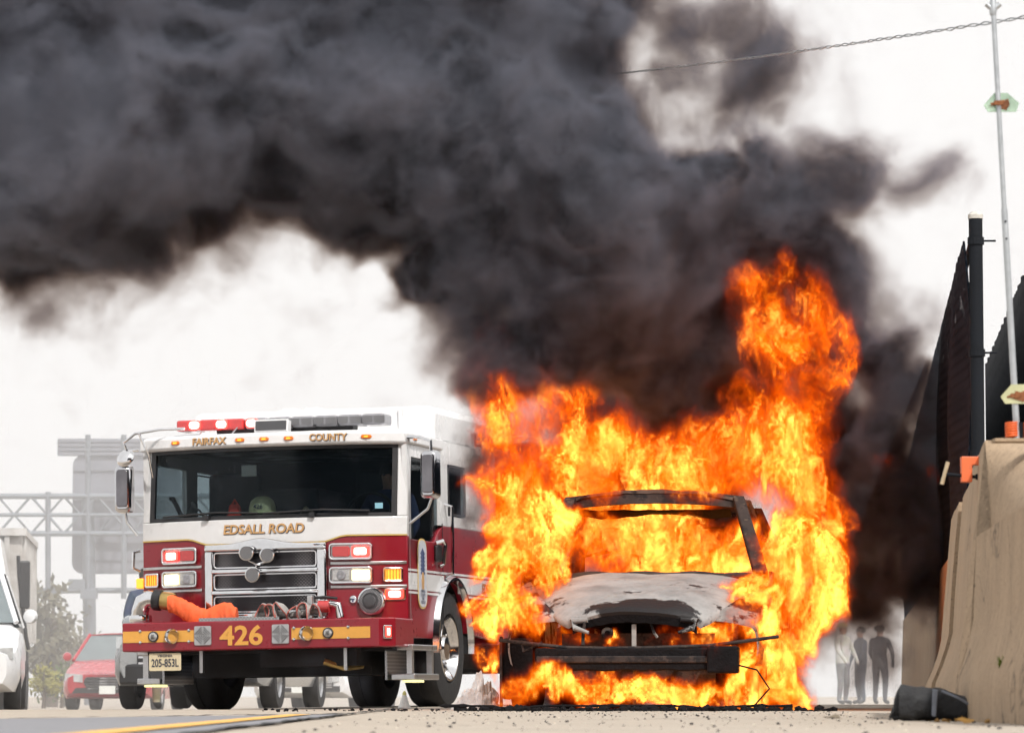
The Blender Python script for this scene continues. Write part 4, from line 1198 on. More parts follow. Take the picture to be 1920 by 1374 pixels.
    MB().box((0, -.085, clear + .16), (.30, .012, .15)).build('number_plate', 'paper', o)
    return o
M['carglass'] = mat('car_glass', (.16, .19, .20), .06, 0, .1, 3, coat=.5)
M['carlamp'] = mat('car_lamp_glass', (.55, .57, .58), .10, .3, .2, 20, coat=.5)
M['carred'] = mat('red_car_paint', (.42, .03, .045), .25, 0, .05, 3, coat=.6)
M['cargrey'] = mat('silver_car_paint', (.33, .35, .37), .3, .3, .06, 3, coat=.6)
M['carwhite'] = mat('white_car_paint', (.72, .73, .75), .3, 0, .04, 3, coat=.5)
M['dumpgrey'] = mat('dump_body_steel', (.52, .51, .50), .6, .2, .2, 2, dirt=(.24, .20, .17), dirt_amt=.6)
def on_ground(px, Y):
    x = (px - 960) * Y / F_PX
    return Vector((x, Y, ground_z(x, Y)))
vehicle('parked_car', on_ground(205, 72), R(-3), 'carred', 'red saloon car with wide bright grille behind the silver car', W=1.8, H=1.46, nose=.66, hood=.95, grille='hex')
pk_ = vehicle('parked_car', on_ground(352, 46), R(-7), 'cargrey', 'silver car with a black bumper partly hidden behind the corner of the fire engine', W=1.92, L=4.8, H=1.62, hood=.98, nose=.84, belt=1.0, clear=.28, cab0=1.35, cab1=4.2, wheel_r=.36, cat='car', grille='bars', boxy=.2)
MB().grid(lambda u, v: ((u - .5) * 1.66, -.10 + .14 * (2 * u - 1) ** 4, .30 + .24 * v), 14, 3, (0, .14, 0)).build('front_bumper', 'black', pk_, bevel=.03)
vehicle('parked_car', on_ground(566, 66), R(-9), 'carwhite', 'white car seen low between the wheels of the fire engine', W=1.8, H=1.45, nose=.62)
wv = vehicle('white_van', on_ground(-112, 46), R(6), 'carwhite', 'white minivan cut off by the edge of the picture beside the dump truck', W=1.9, L=4.9, H=1.74, hood=1.02, nose=.72, belt=1.08, cab0=1.05, cab1=4.6, cat='van', boxy=.25)

# dump truck with its tipping body towards us on the far left
def dump_truck():
    o = empty('dump_truck', on_ground(-118, 60), (0, 0, R(5)))
    tag(o, 'grey dump truck with ribbed tipping body behind the white minivan', 'truck')
    b = empty('tipping_body', (0, 0, 0), (0, 0, 0), o)
    MB().prism([(-1.2, 1.15), (1.2, 1.15), (1.25, 2.85), (-1.25, 2.85)], lambda x, z: (x, 1.9, z), lambda x, z: (x, 7.2, z)).build('body_shell', 'dumpgrey', b, bevel=.02)
    for k in range(8):
        for s in (-1, 1):
            MB().box((s * 1.26, 2.0 + k * .72, 2.0), (.08, .10, 1.66)).build('body_rib', 'dumpgrey', b)
    MB().box((0, 1.86, 2.88), (2.62, .14, .12)).build('body_rim', 'dumpgrey', b)
    MB().box((1.25, 4.6, 2.87), (.12, 5.4, .10)).build('body_rim', 'dumpgrey', b)
    for x in (-1.0, -.5, 0, .5, 1.0):
        MB().box((x, 1.86, 2.0), (.08, .08, 1.65)).build('body_rib', 'dumpgrey', b)
    c = empty('cab', (0, 0, 0), (0, 0, 0), o)
    MB().prism([(-1.1, .75), (1.1, .75), (1.1, 1.9), (.95, 2.75), (-.95, 2.75), (-1.1, 1.9)], lambda x, z: (x, .2 + .12 * max(0, z - 1.7), z), lambda x, z: (x, 1.75, z)).build('cab_shell', 'carwhite', c, bevel=.05)
    MB().grid(lambda u, v: ((u - .5) * 1.85, .17 + .12 * (.85 * v + .05), 1.78 + .8 * v), 4, 4, (0, .02, 0)).build('windscreen', 'carglass', c)
    MB().box((0, .12, 1.2), (1.3, .06, .7)).build('grille', 'black', c)
    MB().box((0, .02, .62), (2.3, .3, .3)).build('bumper', 'alu', c, bevel=.03)
    MB().tube([(1.18, 1.9, 2.5), (1.20, 1.88, 2.2), (1.32, 1.85, 1.2), (1.36, 1.85, 1.0)], .03, 8).build('ladder_rail', 'under', o)
    MB().box((1.34, .55, 2.0), (.16, .1, .75)).build('mirror', 'black', o, bevel=.03)
    MB().box((0, 3.7, .85), (1.0, 7.0, .3)).build('chassis', 'under', o)
    for y in (1.0, 4.9, 6.2):
        for s in (-1, 1):
            wr = empty('wheel', (s * 1.05, y, .52), (0, 0, 0), o)
            MB().lathe([(.32, -.14), (.50, -.14), (.52, -.1), (.52, .1), (.50, .14), (.32, .14), (.32, -.14)], (0, 0, 0), (1, 0, 0), 26, cap=False).build('tyre', 'rubber', wr, smooth=40)
            MB().lathe([(.32, .12), (.26, .06), (.001, .08)], (0, 0, 0), (s, 0, 0), 20, cap=False).build('rim', 'alu', wr, smooth=40)
    MB().box((1.15, 3.2, .55), (.08, 1.4, .7)).build('mud_flap', 'rubber', o)
dump_truck()

# overhead sign gantry seen from behind
M['steel'] = mat('galvanised_steel', (.16, .18, .21), .55, .4, .15, 1.5)
M['signback'] = mat('sign_back_aluminium', (.20, .21, .25), .5, .3, .12, .8)
def gantry():
    Y = 118.0
    o = empty('sign_gantry', (0, Y, ground_z(-15, Y)), (0, 0, 0)); tag(o, 'grey steel truss gantry carrying blank backed road signs over the carriageway', 'sign gantry')
    def W(px, py, dy=0.):
        p = P(px, py, Y + dy); return Vector((p.x, dy, p.z - o.location.z))
    x0, x1 = -190, 900
    for py, dy in ((930, 0), (930, 1.5), (965, 0), (1000, 0), (1000, 1.5), (1108, .6)):
        MB().tube([W(x0, py, dy), W(x1, py - (0 if py < 1100 else 4), dy)], .085 if py != 965 else .06, 8).build('chord', 'steel', o)
    k = 0
    step = 62
    x = x0
    while x < 700:
        a, b = (930, 1000) if k % 2 == 0 else (1000, 930)
        MB().tube([W(x, a), W(x + step, b)], .045, 6).build('diagonal', 'steel', o)
        MB().tube([W(x, b, 1.5), W(x + step, a, 1.5)], .04, 6).build('diagonal', 'steel', o)
        MB().tube([W(x, 930), W(x, 930, 1.5)], .04, 6).build('cross_strut', 'steel', o)
        x += step; k += 1
    for px in (90, 165, 232):
        MB().tube([W(px, 815 if px > 100 else 922), W(px, 1122)], .085, 8).build('hanger', 'steel', o)
    for px in (-150, 165):
        MB().tube([W(px, 930, .75), Vector((W(px, 1300).x, .75, 0))], .20, 12).build('column', 'steel', o)
    def sign(name, xa, xb, ya, yb, dy, r):
        a, b = W(xa, yb), W(xb, ya)
        so = empty(name, (0, dy, 0), (0, 0, 0), o)
        MB().prism(rrect(a.x, b.x, a.z, b.z, r), lambda x, z: (x, 0, z), lambda x, z: (x, -.05, z)).build('sign_sheet', 'signback', so)
        n = 4
        for i in range(n):
            z = a.z + (b.z - a.z) * (i + .5) / n
            MB().box(((a.x + b.x) / 2, -.09, z), (b.x - a.x - .1, .06, .09)).build('stiffener', 'signback', so)
    sign('sign_board', 122, 330, 845, 1072, 1.85, .35)
    sign('sign_board', 95, 330, 815, 848, 1.80, .04)
    for px, py in ((92, 1113), (167, 1113), (145, 1095)):
        p = W(px, py)
        MB().box(p, (.5, .35, .3)).build('lamp_box', 'steel', o)
gantry()

# roadside scrub between the vehicles
def leaf_mat(name, col, v=.35):
    m, t, b = _new_mat(name)
    oi = t.nodes.new('ShaderNodeTexCoord')
    n = t.nodes.new('ShaderNodeTexNoise'); n.inputs['Scale'].default_value = 2.5
    t.links.new(oi.outputs['Object'], n.inputs['Vector'])
    r = t.nodes.new('ShaderNodeMapRange'); r.inputs[1].default_value = .3; r.inputs[2].default_value = .7; r.inputs[3].default_value = 1 - v; r.inputs[4].default_value = 1 + v
    t.links.new(n.outputs['Fac'], r.inputs[0])
    vm = t.nodes.new('ShaderNodeVectorMath'); vm.operation = 'SCALE'; vm.inputs[0].default_value = col
    t.links.new(r.outputs[0], vm.inputs['Scale']); t.links.new(vm.outputs[0], b.inputs['Base Color'])
    b.inputs['Roughness'].default_value = .7
    return m
M['bark'] = mat('bark', (.10, .08, .065), .9, 0, .3, 8)
def tree(name, loc, h, spread, col, label, seed, cat='tree', n=900, leaf=.10, trunk=.06):
    rnd = random.Random(seed)
    o = empty(name, loc); tag(o, label, cat)
    MB().tube([(0, 0, -.2), (.03 * h, 0, h * .3), (0, .02 * h, h * .6), (.02 * h, 0, h * .9)], [trunk * h, trunk * h * .8, trunk * h * .5, trunk * h * .15], 8).build('trunk', 'bark', o, smooth=50)
    tips = []
    for k in range(9):
        a = rnd.uniform(0, 6.28); z0 = h * rnd.uniform(.2, .7); L = spread * rnd.uniform(.6, 1.0)
        e = Vector((math.cos(a) * L, math.sin(a) * L, z0 + h * rnd.uniform(.1, .3)))
        MB().tube([(0, 0, z0), tuple((Vector((0, 0, z0)) * .5 + e * .5) + Vector((0, 0, .05 * h))), tuple(e)], [trunk * h * .35, trunk * h * .22, .006], 6).build('limb', 'bark', o)
        for t in (.5, .75, 1.): tips.append(Vector((0, 0, z0)).lerp(e, t))
    tips.append(Vector((0, 0, h * .95)))
    vs = []; fs = []
    for i in range(n):
        c = rnd.choice(tips) + Vector((rnd.gauss(0, 1), rnd.gauss(0, 1), rnd.gauss(0, .8))) * spread * .22
        s = leaf * rnd.uniform(.5, 1.3)
        u = Vector((rnd.uniform(-1, 1), rnd.uniform(-1, 1), rnd.uniform(-1, 1))).normalized(); w_ = u.orthogonal().normalized()
        k = len(vs)
        vs += [c - u * s, c + w_ * s * .45, c + u * s, c - w_ * s * .45]
        fs.append((k, k + 1, k + 2, k + 3))
    cr = MB().add(vs, fs).build('crown', leaf_mat(name + '_leaf', col), o); cr['kind'] = 'stuff'
    return o
tree('tree', on_ground(98, 95), 2.9, 1.0, (.11, .10, .06), 'hazy sparse leaved tree rising behind the dump truck', 3, leaf=.14, n=700)
tree('tree', on_ground(125, 100), 2.4, .9, (.10, .09, .05), 'hazy olive tree just above the red saloon car', 5, leaf=.14, n=700)
tree('bush', on_ground(84, 84), .9, .35, (.24, .22, .04), 'yellow green bush on the verge beside the dump truck', 8, 'bush', n=600, leaf=.06)
tree('bush', on_ground(118, 88), .9, .6, (.07, .11, .03), 'low green bush between the dump truck and the red saloon', 9, 'bush', n=600, leaf=.06)

# people
person('person', on_ground(278, 51.6) + Vector((0, 0, .02)), R(12), person_mat('officer_clothes', [(.10, (.02, .02, .02)), (.98, (.30, .25, .17)), (1.53, (.06, .08, .13)), (2.0, _sk)]), 'person in a blue short sleeved shirt standing at the far corner of the fire engine', arm=.4, scale=1.07)
gp = 'people beyond the smoke beside the barrier'
person('person', on_ground(1578, 84), R(50), person_mat('pale_clothes', [(.10, (.03, .03, .03)), (.90, (.22, .23, .25)), (1.52, (.62, .62, .60)), (2.0, _sk)]), 'person in a pale top seen in the haze right of the burning car', hat=M['helmet'], group=gp, arm=.6)
person('person', on_ground(1612, 88), R(-70), person_mat('navy_clothes', [(.10, (.02, .02, .02)), (1.52, (.05, .07, .11)), (2.0, _sk)]), 'person in navy clothes in the haze behind the person in a pale top', group=gp, arm=.3)
person('person', on_ground(1648, 86), R(150), person_mat('dark_clothes', [(.10, (.02, .02, .02)), (1.52, (.035, .04, .06)), (2.0, _sk)]), 'person in dark clothes nearest to the concrete barrier in the haze', group=gp, arm=.4)

# ------------------------------------------------------------------ concrete barrier, fences, marker pole
def barrier():
    o = empty('concrete_barrier', (0, 0, 0)); tag(o, 'tan concrete safety barrier with a sloped foot along the right edge of the road', 'barrier')
    # profile: (height, how far it stands out towards the road)
    prof = [(0., .155), (.10, .150), (.16, .14), (.24, .105), (.33, .075), (.40, .058), (.60, .042), (.85, .020), (1.065, 0.)]
    p0 = P(1846, 825, 14.8); p1 = P(1785, 960, 20.7)
    d = Vector((p1.x - p0.x, p1.y - p0.y, 0))
    def sect(t, toe=1.):
        b = Vector((p0.x, p0.y, 0)) + d * t
        return [Vector((b.x - k * toe, b.y, z if z else -.05)) for z, k in prof]
    # cast in lengths that sit a hair out of line
    edges = [0., .33, .68, 1.0]
    for i in range(3):
        vs = []; fs = []
        n = 10
        rr = (.0, .012, -.006)[i]; hh = (0., -.012, -.03)[i]
        for j in range(n + 1):
            t = edges[i] + (edges[i + 1] - edges[i] - .008) * j / n
            toe = .25 + .75 * smoothstep(0., .30, t)
            row = sect(t, toe)
            for k, p in enumerate(row):
                q = p + Vector((rr + .004 * mnoise.noise((p.x * 4, p.y * 4, p.z * 5)), 0, hh * (p.z / 1.0) + (.008 * mnoise.noise((p.y * 6, 1., 1.)) if k == len(row) - 1 else 0)))
                vs.append(q)
            top = row[-1]
            vs += [top + Vector((.20 + rr, 0, hh)), Vector((top.x + .36 + rr, top.y, -.05))]
        m_ = len(prof) + 2
        for j in range(n):
            for k in range(m_ - 1):
                fs.append((j * m_ + k, j * m_ + k + 1, (j + 1) * m_ + k + 1, (j + 1) * m_ + k))
        fs += [tuple(range(m_)), tuple(range(n * m_ + m_ - 1, n * m_ - 1, -1))]
        MB().add(vs, fs).build('barrier_length', 'barrier', o, smooth=28)
    # near length: splayed coping facing us above, foot running on towards the lens
    A = P(1847, 825, 14.78); B = P(2060, 824, 14.55)
    Cc = P(1859, 1006, 14.55); D = P(2060, 880, 11.6)
    vs = [A, B, D, Cc]
    def low(t):
        """edge Cc->D carried down to the road"""
        e = Cc.lerp(D, t)
        out = []
        for z, k in prof[:7]:
            zz = z * (e.z - .0) / .72 if z < .6 else e.z
            x = e.x - k * .9 - .02 * math.sin(z * 3)
            y = e.y
            out.append(Vector((x, y, max(zz, -.05))))
        out.append(e)
        return out
    mb = MB()
    n = 14
    rows = [low(j / n) for j in range(n + 1)]
    m_ = len(rows[0])
    vv = [p for r_ in rows for p in r_]
    ff = [(j * m_ + k, j * m_ + k + 1, (j + 1) * m_ + k + 1, (j + 1) * m_ + k) for j in range(n) for k in range(m_ - 1)]
    mb.add(vv, ff)
    mb.add([A, B, B + Vector((0, .5, 0)), A + Vector((.15, .4, 0))], [(0, 1, 2, 3)])
    nu = 12
    mb.grid(lambda u, v: (A.lerp(B, u)).lerp(Cc.lerp(D, u), v) + Vector((0, .012 * mnoise.noise((u * 5, v * 5, 0)), 0)), nu, nu)
    # far jamb closing the joint with the next length
    jam = [A, Cc] + list(reversed(rows[0][:-1]))
    mb.add(jam + [p + Vector((.25, .02, 0)) for p in jam], [tuple(range(len(jam)))])
    mb.build('barrier_end_block', 'barrier', o, smooth=28)
    return o, p0, d
BR, BP0, BD = barrier()

# weeds in the barrier joints
def tuft(loc, h, n, seed, label):
    rnd = random.Random(seed)
    o = empty('weed', loc); tag(o, label, 'weed')
    for i in range(n):
        a = rnd.uniform(-1.2, 1.2); l = h * rnd.uniform(.6, 1.1)
        w_ = .004
        b = Vector((rnd.uniform(-.012, .012), -.005, 0)); e = b + Vector((math.sin(a) * l * .6 - .01, -.02, math.cos(a) * l))
        md = b.lerp(e, .55) + Vector((math.sin(a) * -.01, -.008, l * .08))
        MB().add([b - Vector((w_, 0, 0)), b + Vector((w_, 0, 0)), md + Vector((w_ * .8, 0, 0)), md - Vector((w_ * .8, 0, 0)), e], [(0, 1, 2, 3), (3, 2, 4)]).build('blade', M['weed'], o)
M['weed'] = mat('weed_green', (.14, .20, .03), .6, 0, .3, 20)
tuft(P(1880, 1252, 13.2), .05, 9, 3, 'bright green weed sprouting high on the near end of the barrier')
tuft(P(1798, 1262, 16.6), .06, 8, 4, 'thin dry green weed growing low in the barrier joint above the bag')

# black chain link fence with dark screening cloth
M['screen'] = mesh_mat('screening_cloth', (.004, .006, .010), (.014, .018, .026), 22, .8, 0.)
def _open_weave(m):
    # the cloth is an open weave: a share of it is holes
    t = m.node_tree; b = t.nodes['Principled BSDF']
    tc = t.nodes.new('ShaderNodeTexCoord'); ck = t.nodes.new('ShaderNodeTexVoronoi'); ck.inputs['Scale'].default_value = 60; ck.inputs['Randomness'].default_value = .2
    t.links.new(tc.outputs['Object'], ck.inputs['Vector'])
    r = t.nodes.new('ShaderNodeMapRange'); r.inputs[1].default_value = .22; r.inputs[2].default_value = .30
    t.links.new(ck.outputs['Distance'], r.inputs[0])
    tr = t.nodes.new('ShaderNodeBsdfTransparent'); mx = t.nodes.new('ShaderNodeMixShader')
    t.links.new(r.outputs[0], mx.inputs[0]); t.links.new(tr.outputs[0], mx.inputs[1]); t.links.new(b.outputs[0], mx.inputs[2])
    t.links.new(mx.outputs[0], t.nodes['Material Output'].inputs['Surface'])
_open_weave(M['screen'])
M['screen'].node_tree.nodes['Principled BSDF'].inputs['Specular IOR Level'].default_value = .03
M['blackpipe'] = mat('black_coated_pipe', (.010, .012, .016), .7, 0, .25, 8, bump=.3)
M['blackpipe'].node_tree.nodes['Principled BSDF'].inputs['Specular IOR Level'].default_value = .15
M['galv'] = mat('galvanised_pipe', (.46, .48, .50), .38, .8, .15, 20)
def fence():
    a = P(1829, 400, 23.3); dirx = .0865
    o = empty('screened_fence', (a.x, a.y, 0)); tag(o, 'tall black chain link fence with dark screening and a pale capped post', 'fence')
    topz = a.z - .10; botz = 1.0
    post = empty('post', (0, 0, 0), (0, 0, 0), o)
    MB().tube([(0, 0, .6), (0, 0, a.z - .03)], .042, 16).build('post_tube', 'blackpipe', post, smooth=40)
    MB().lathe([(.046, 0), (.046, .025), (.03, .042), (.001, .046)], (0, 0, a.z - .035), (0, 0, 1), 16, cap=False).build('post_cap', mat('pale_cap', (.50, .48, .44), .6, 0, .3, 20), post, smooth=40)
    for z in (a.z - .17, a.z - .85, 1.55):
        MB().lathe([(.050, -.022), (.050, .022)], (0, 0, z), (0, 0, 1), 14).build('tension_band', 'blackpipe', post)
        MB().tube([(.04, -.01, z), (.12, -.012, z)], .006, 6).build('band_bolt', 'blackpipe', post)
    L = 25.
    # screening billows between its ties and frays along the top
    def scr(u, v):
        y = L * u ** 1.3; x = dirx * y - .05 + .05 * math.sin(y * 1.9 + v * 2) * math.sin(v * 3.1) - .03
        z = botz + (topz - .03 - botz) * v
        if v > .99: z += .035 * mnoise.noise((y * 3.5, 1, 1)) + .03 * mnoise.noise((y * 11, 2, 1)) - .04
        return (x, y, z)
    MB().grid(scr, 120, 10, (.012, 0, 0)).build('screening', 'screen', o, smooth=50)
    MB().tube([(0, .02, topz), (dirx * L, L, topz)], .022, 8).build('top_rail', 'blackpipe', o)
    MB().tube([(0, .02, 1.05), (dirx * L, L, 1.05)], .022, 8).build('bottom_rail', 'blackpipe', o)
    for k in range(1, 9):
        y = k * 3.0
        MB().tube([(dirx * y + .05, y, .6), (dirx * y + .05, y, topz)], .03, 10).build('line_post', 'blackpipe', o)
    # plain low wall that carries the fence beyond the end of the barrier
    w0 = MB().grid(lambda u, v: (a.x + dirx * L * u - .10 - .05 * (1 - v), a.y + L * u, -.35 + 1.38 * v), 10, 4, (.25, 0, 0)).build('parapet_wall', 'barrier')
    tag(w0, 'low concrete parapet wall under the black screened fence behind the smoke', 'wall')
fence()
def slat_fence():
    a = P(1920, 520, 27.7); dirx = .0865
    o = empty('slat_fence', (a.x, a.y, 0)); tag(o, 'black vertical slat fence at the right edge behind the marker pole', 'fence')
    m1 = MB().box((0, 0, 0), (.03, .105, 1.0))
    proto = None
    for k in range(70):
        y = -2.2 + k * .14
        if proto is None:
            proto = MB().box((0, 0, (a.z + 1.0) / 2), (.03, .112, a.z - 1.0)).build('slat', 'blackpipe', o); s_ = proto
        else:
            s_ = proto.copy(); C.objects.link(s_); s_.parent = o
        s_.location = (dirx * y + (.012 if k % 2 else 0), y, .015 * math.sin(k * 1.7))
    for z in (1.2, a.z - .25):
        MB().tube([(.045 + dirx * -2.3, -2.3, z), (.045 + dirx * 7.7, 7.7, z)], .025, 8).build('rail', 'blackpipe', o)
    for y in (-2., 0.6, 3.2, 5.8):
        MB().tube([(dirx * y + .10, y, -.3), (dirx * y + .10, y, a.z + .02)], .035, 10).build('post', 'blackpipe', o)
slat_fence()

# leaning marker pole on orange spring feet
def pole():
    Y = 14.35
    base = P(1907, 822, Y); top = P(1862, 14, Y)
    o = empty('marker_pole', base); tag(o, 'slim galvanised marker pole with two pale diamond plates on orange spring feet', 'pole')
    t = top - base
    MB().tube([(0, 0, 0), tuple(t * .53)], .0120, 12).build('lower_tube', 'galv', o, smooth=40)
    MB().tube([tuple(t * .52), tuple(t * 1.06)], .0095, 12).build('upper_tube', 'galv', o, smooth=40)
    for k in (.46, .50):
        MB().lathe([(.004, -.017), (.004, .0)], tuple(t * k), (0, 1, 0), 8).build('bolt', 'blackpipe', o)
    # fork at the top
    fk = empty('fork', t, (0, 0, 0), o)
    for s in (-1, 1):
        MB().tube([(0, 0, -.01), (s * .026, 0, .012)], .010, 10).build('fork_arm', 'galv', fk, smooth=40)
    MB().lathe([(.012, -.03), (.014, -.02), (.014, .01), (.010, .03)], (0, 0, 0), (0, 0, 1), 12).build('fork_socket', 'galv', fk, smooth=40)
    pm = mat('iridescent_plate', (.46, .60, .46), .25, .7, .30, 9)
    rm = mat('rust', (.20, .075, .03), .9, 0, .4, 20, bump=.6)
    for k, ww in ((.775, 0), (.098, 1)):
        q = t * k
        pl = empty('marker_plate', q, (0, 0, 0), o)
        sh_ = [(-.068, -.004), (-.028, .042), (.022, .042), (.066, .004), (.054, -.030), (-.052, -.030)]
        yo = .013 if ww == 0 else -.016
        MB().prism(sh_, lambda x, z: (x + .014, yo, z), lambda x, z: (x + .014, yo + .004, z)).build('plate', pm if ww == 0 else mat('pale_plate', (.50, .50, .30), .4, .3, .15, 12), pl)
        MB().prism([(-.022, -.012), (-.014, .018), (.006, .012), (.024, .020), (.030, -.004), (.016, -.024), (-.006, -.016)], lambda x, z: (x + .014, yo - .003, z), lambda x, z: (x + .014, yo, z)).build('rust_scar', rm, pl)
        MB().box((.0, -.016, .0), (.034, .012, .016)).tube([(-.03, -.012, -.006), (0, -.018, .002), (.022, -.012, .006)], .006, 6).build('clamp', rm, pl)
    om = mat('orange_spring', (.72, .12, .02), .5, 0, .15, 20)
    for dx in (-.020, .048):
        hx = MB().tube([(dx + .021 * math.cos(a), .021 * math.sin(a), .003 + a / (2 * math.pi) * .0095) for a in np.linspace(0, 2 * math.pi * 6, 110)], .0045, 6)
        hx.build('spring_foot', om, o, smooth=60)
    MB().tube([(.014, .0, .0), (.014, .0, .06)], .009, 8).build('foot_stud', 'blackpipe', o)
    MB().box((.014, .03, -.006), (.20, .12, .012)).build('foot_plate', 'barrier', o)
pole()

# sagging twin wire strung from the pole into the smoke
def wire():
    mb = MB()
    b = P(1120, 142, 30.); a = b + (P(1930, 22, 14.4) - b) * 1.25
    o = empty('strung_wire', a); tag(o, 'thin twisted grey wire strung from the marker pole towards the smoke', 'wire')
    for ph in (0, math.pi):
        pts = []
        for i in range(400):
            u = i / 399
            p = a.lerp(b, u) + Vector((0, 0, -.03 * 4 * u * (1 - u)))
            t = u * 260 + ph
            r = .009 * (.6 + .5 * mnoise.noise((u * 60, ph, 0)))
            pts.append(p - a + Vector((r * math.sin(t * .7) * .6, 0, r * math.cos(t))))
        MB().tube(pts, .0032, 4).build('strand', 'galv', o)
wire()

# orange screw clamp biting the barrier top
def clamp():
    Y = 15.6
    c = P(1815, 880, Y)
    o = empty('screw_clamp', c); tag(o, 'orange screw clamp with a rusty tee handle gripping the barrier top', 'clamp')
    om = mat('orange_paint', (.80, .16, .05), .5, 0, .10, 14, dirt=(.30, .12, .06), dirt_amt=.5, dirt_scale=30)
    k = MPX(Y)
    MB().prism([(-13 * k, 24 * k), (28 * k, 24 * k), (28 * k, 8 * k), (7 * k, 8 * k), (7 * k, -24 * k), (-13 * k, -24 * k)], lambda x, z: (x, -.02, z), lambda x, z: (x, .03, z)).build('clamp_frame', om, o, bevel=.003)
    MB().tube([(14 * k, 0, -14 * k), (-42 * k, -.01, -9 * k)], .007, 10).build('screw', 'blackpipe', o)
    MB().tube([(-50 * k, -.01, -28 * k), (-38 * k, -.01, 14 * k)], .008, 8).build('tee_handle', mat('worn_handle', (.45, .36, .24), .6, 0, .3, 30), o)
    MB().lathe([(.012, -.004), (.012, .004)], (16 * k, 0, -14 * k), (1, 0, 0), 12).build('clamp_pad', 'blackpipe', o)
clamp()

# ------------------------------------------------------------------ things lying on the road
M['bagcloth'] = mat('black_bag_cloth', (.020, .021, .024), .8, 0, .3, 12, bump=.8, bscale=45)
M['bagtrim'] = mat('bag_trim', (.16, .18, .22), .6, 0, .2, 20)
def bag():
    Y = 14.2
    c = on_ground(1735, Y)
    o = empty('black_bag', c, (0, 0, R(-10))); tag(o, 'crumpled black cloth bag lying against the foot of the barrier', 'bag')
    k = MPX(Y)
    def fn(u, v):
        t = v * 2 * math.pi
        x = (-62 + 168 * u) * k
        h = (31 - 17 * smoothstep(.5, 1., u)) * k
        w_ = .10 - .05 * u
        if u < .08: h *= .35 + .65 * (u / .08) ** .5; w_ *= .6
        ct, st_ = math.cos(t), math.sin(t)
        ex = .72
        y = w_ * math.copysign(abs(ct) ** ex, ct); z = h * math.copysign(abs(st_) ** ex, st_)
        z += .014 * mnoise.noise((x * 13, y * 13, z * 13)) + .005 * mnoise.noise((x * 30, y * 30, z * 30)) + .003 * mnoise.noise((x * 50, y * 50, z * 50))
        return (x, y, max(.002, z + h + .003 + .10 * max(0, u - .55) * .1))
    MB().grid(fn, 70, 56).build('bag_body', 'bagcloth', o, smooth=60)
    MB().prism([(14 * k, 60 * k), (24 * k, 58 * k), (20 * k, 8 * k), (12 * k, 10 * k)], lambda x, z: (x, -.105, z), lambda x, z: (x, -.085, z)).build('bag_trim', 'bagtrim', o, bevel=.003)
    MB().tube([(-46 * k, -.03, 16 * k), (-62 * k, -.04, 20 * k), (-66 * k, -.04, 10 * k), (-52 * k, -.04, 6 * k)], .010, 8).build('bag_strap', 'bagcloth', o, smooth=50)
    MB().tube([(30 * k, -.08, 56 * k), (60 * k, -.09, 44 * k), (90 * k, -.07, 26 * k), (104 * k, -.05, 20 * k)], .005, 6).build('bag_piping', 'bagtrim', o)
bag()
def cup():
    p = on_ground(1822, 14.6)
    o = empty('crushed_cup', p + Vector((0, 0, .032)), (0, R(64), R(-25))); tag(o, 'crushed red and white paper cup beside the black bag', 'cup')
    cm = mat('cup_white', (.70, .68, .68), .5, 0, .1, 20)
    a = MB().lathe([(.026, -.06), (.036, .05)], (0, 0, 0), (0, 0, 1), 16)
    a.v = [(x * .7 + .006 * mnoise.noise((x * 40, y * 40, z * 40)), y, z) for x, y, z in a.v]
    a.build('cup_wall', cm, o, smooth=50)
    b = MB().lathe([(.0315, -.01), (.0355, .03)], (0, 0, 0), (0, 0, 1), 16, cap=False)
    b.v = [(x * .72, y * 1.01, z) for x, y, z in b.v]
    b.build('cup_band', mat('cup_red', (.60, .03, .05), .5, 0, .1, 20), o, smooth=50)
cup()
M['leafbrown'] = mat('dead_leaf', (.26, .15, .05), .9, 0, .3, 20)
def dead_leaf(px, Y, r, seed, col, label):
    rnd = random.Random(seed)
    p = on_ground(px, Y)
    pts = [(r * (1 + .35 * math.sin(a * 3 + seed) + .2 * rnd.uniform(-1, 1)) * math.cos(a), r * (1 + .3 * math.sin(a * 2)) * math.sin(a) * .6) for a in np.linspace(0, 2 * math.pi, 14)[:-1]]
    vs = [(x, y, .012 + r * .35 + r * .8 * mnoise.noise((x * 20, y * 20, seed))) for x, y in pts] + [(0, 0, .01 + r * .2)]
    fs = [(i, (i + 1) % len(pts), len(pts)) for i in range(len(pts))]
    o = MB().add(vs, fs).build('dead_leaf', M['leafbrown'] if col is None else mat('scrap', col, .8), None, smooth=50)
    o.location = p; tag(o, label, 'litter', 'litter at the foot of the barrier')
dead_leaf(1795, 14.4, .045, 1, None, 'curled brown dead leaf between the bag and the cup')
dead_leaf(1770, 14.3, .03, 2, (.40, .12, .06), 'rust red scrap in front of the black bag')
dead_leaf(1563, 13.2, .03, 4, (.16, .13, .09), 'flat dark clod lying on the concrete in front of the far smoke')
dead_leaf(1655, 16.0, .02, 5, (.60, .56, .50), 'pale scrap just to the left of the black bag')
dead_leaf(1805, 11.5, .025, 6, (.62, .38, .12), 'orange crumpled scrap at the bottom edge near the barrier')

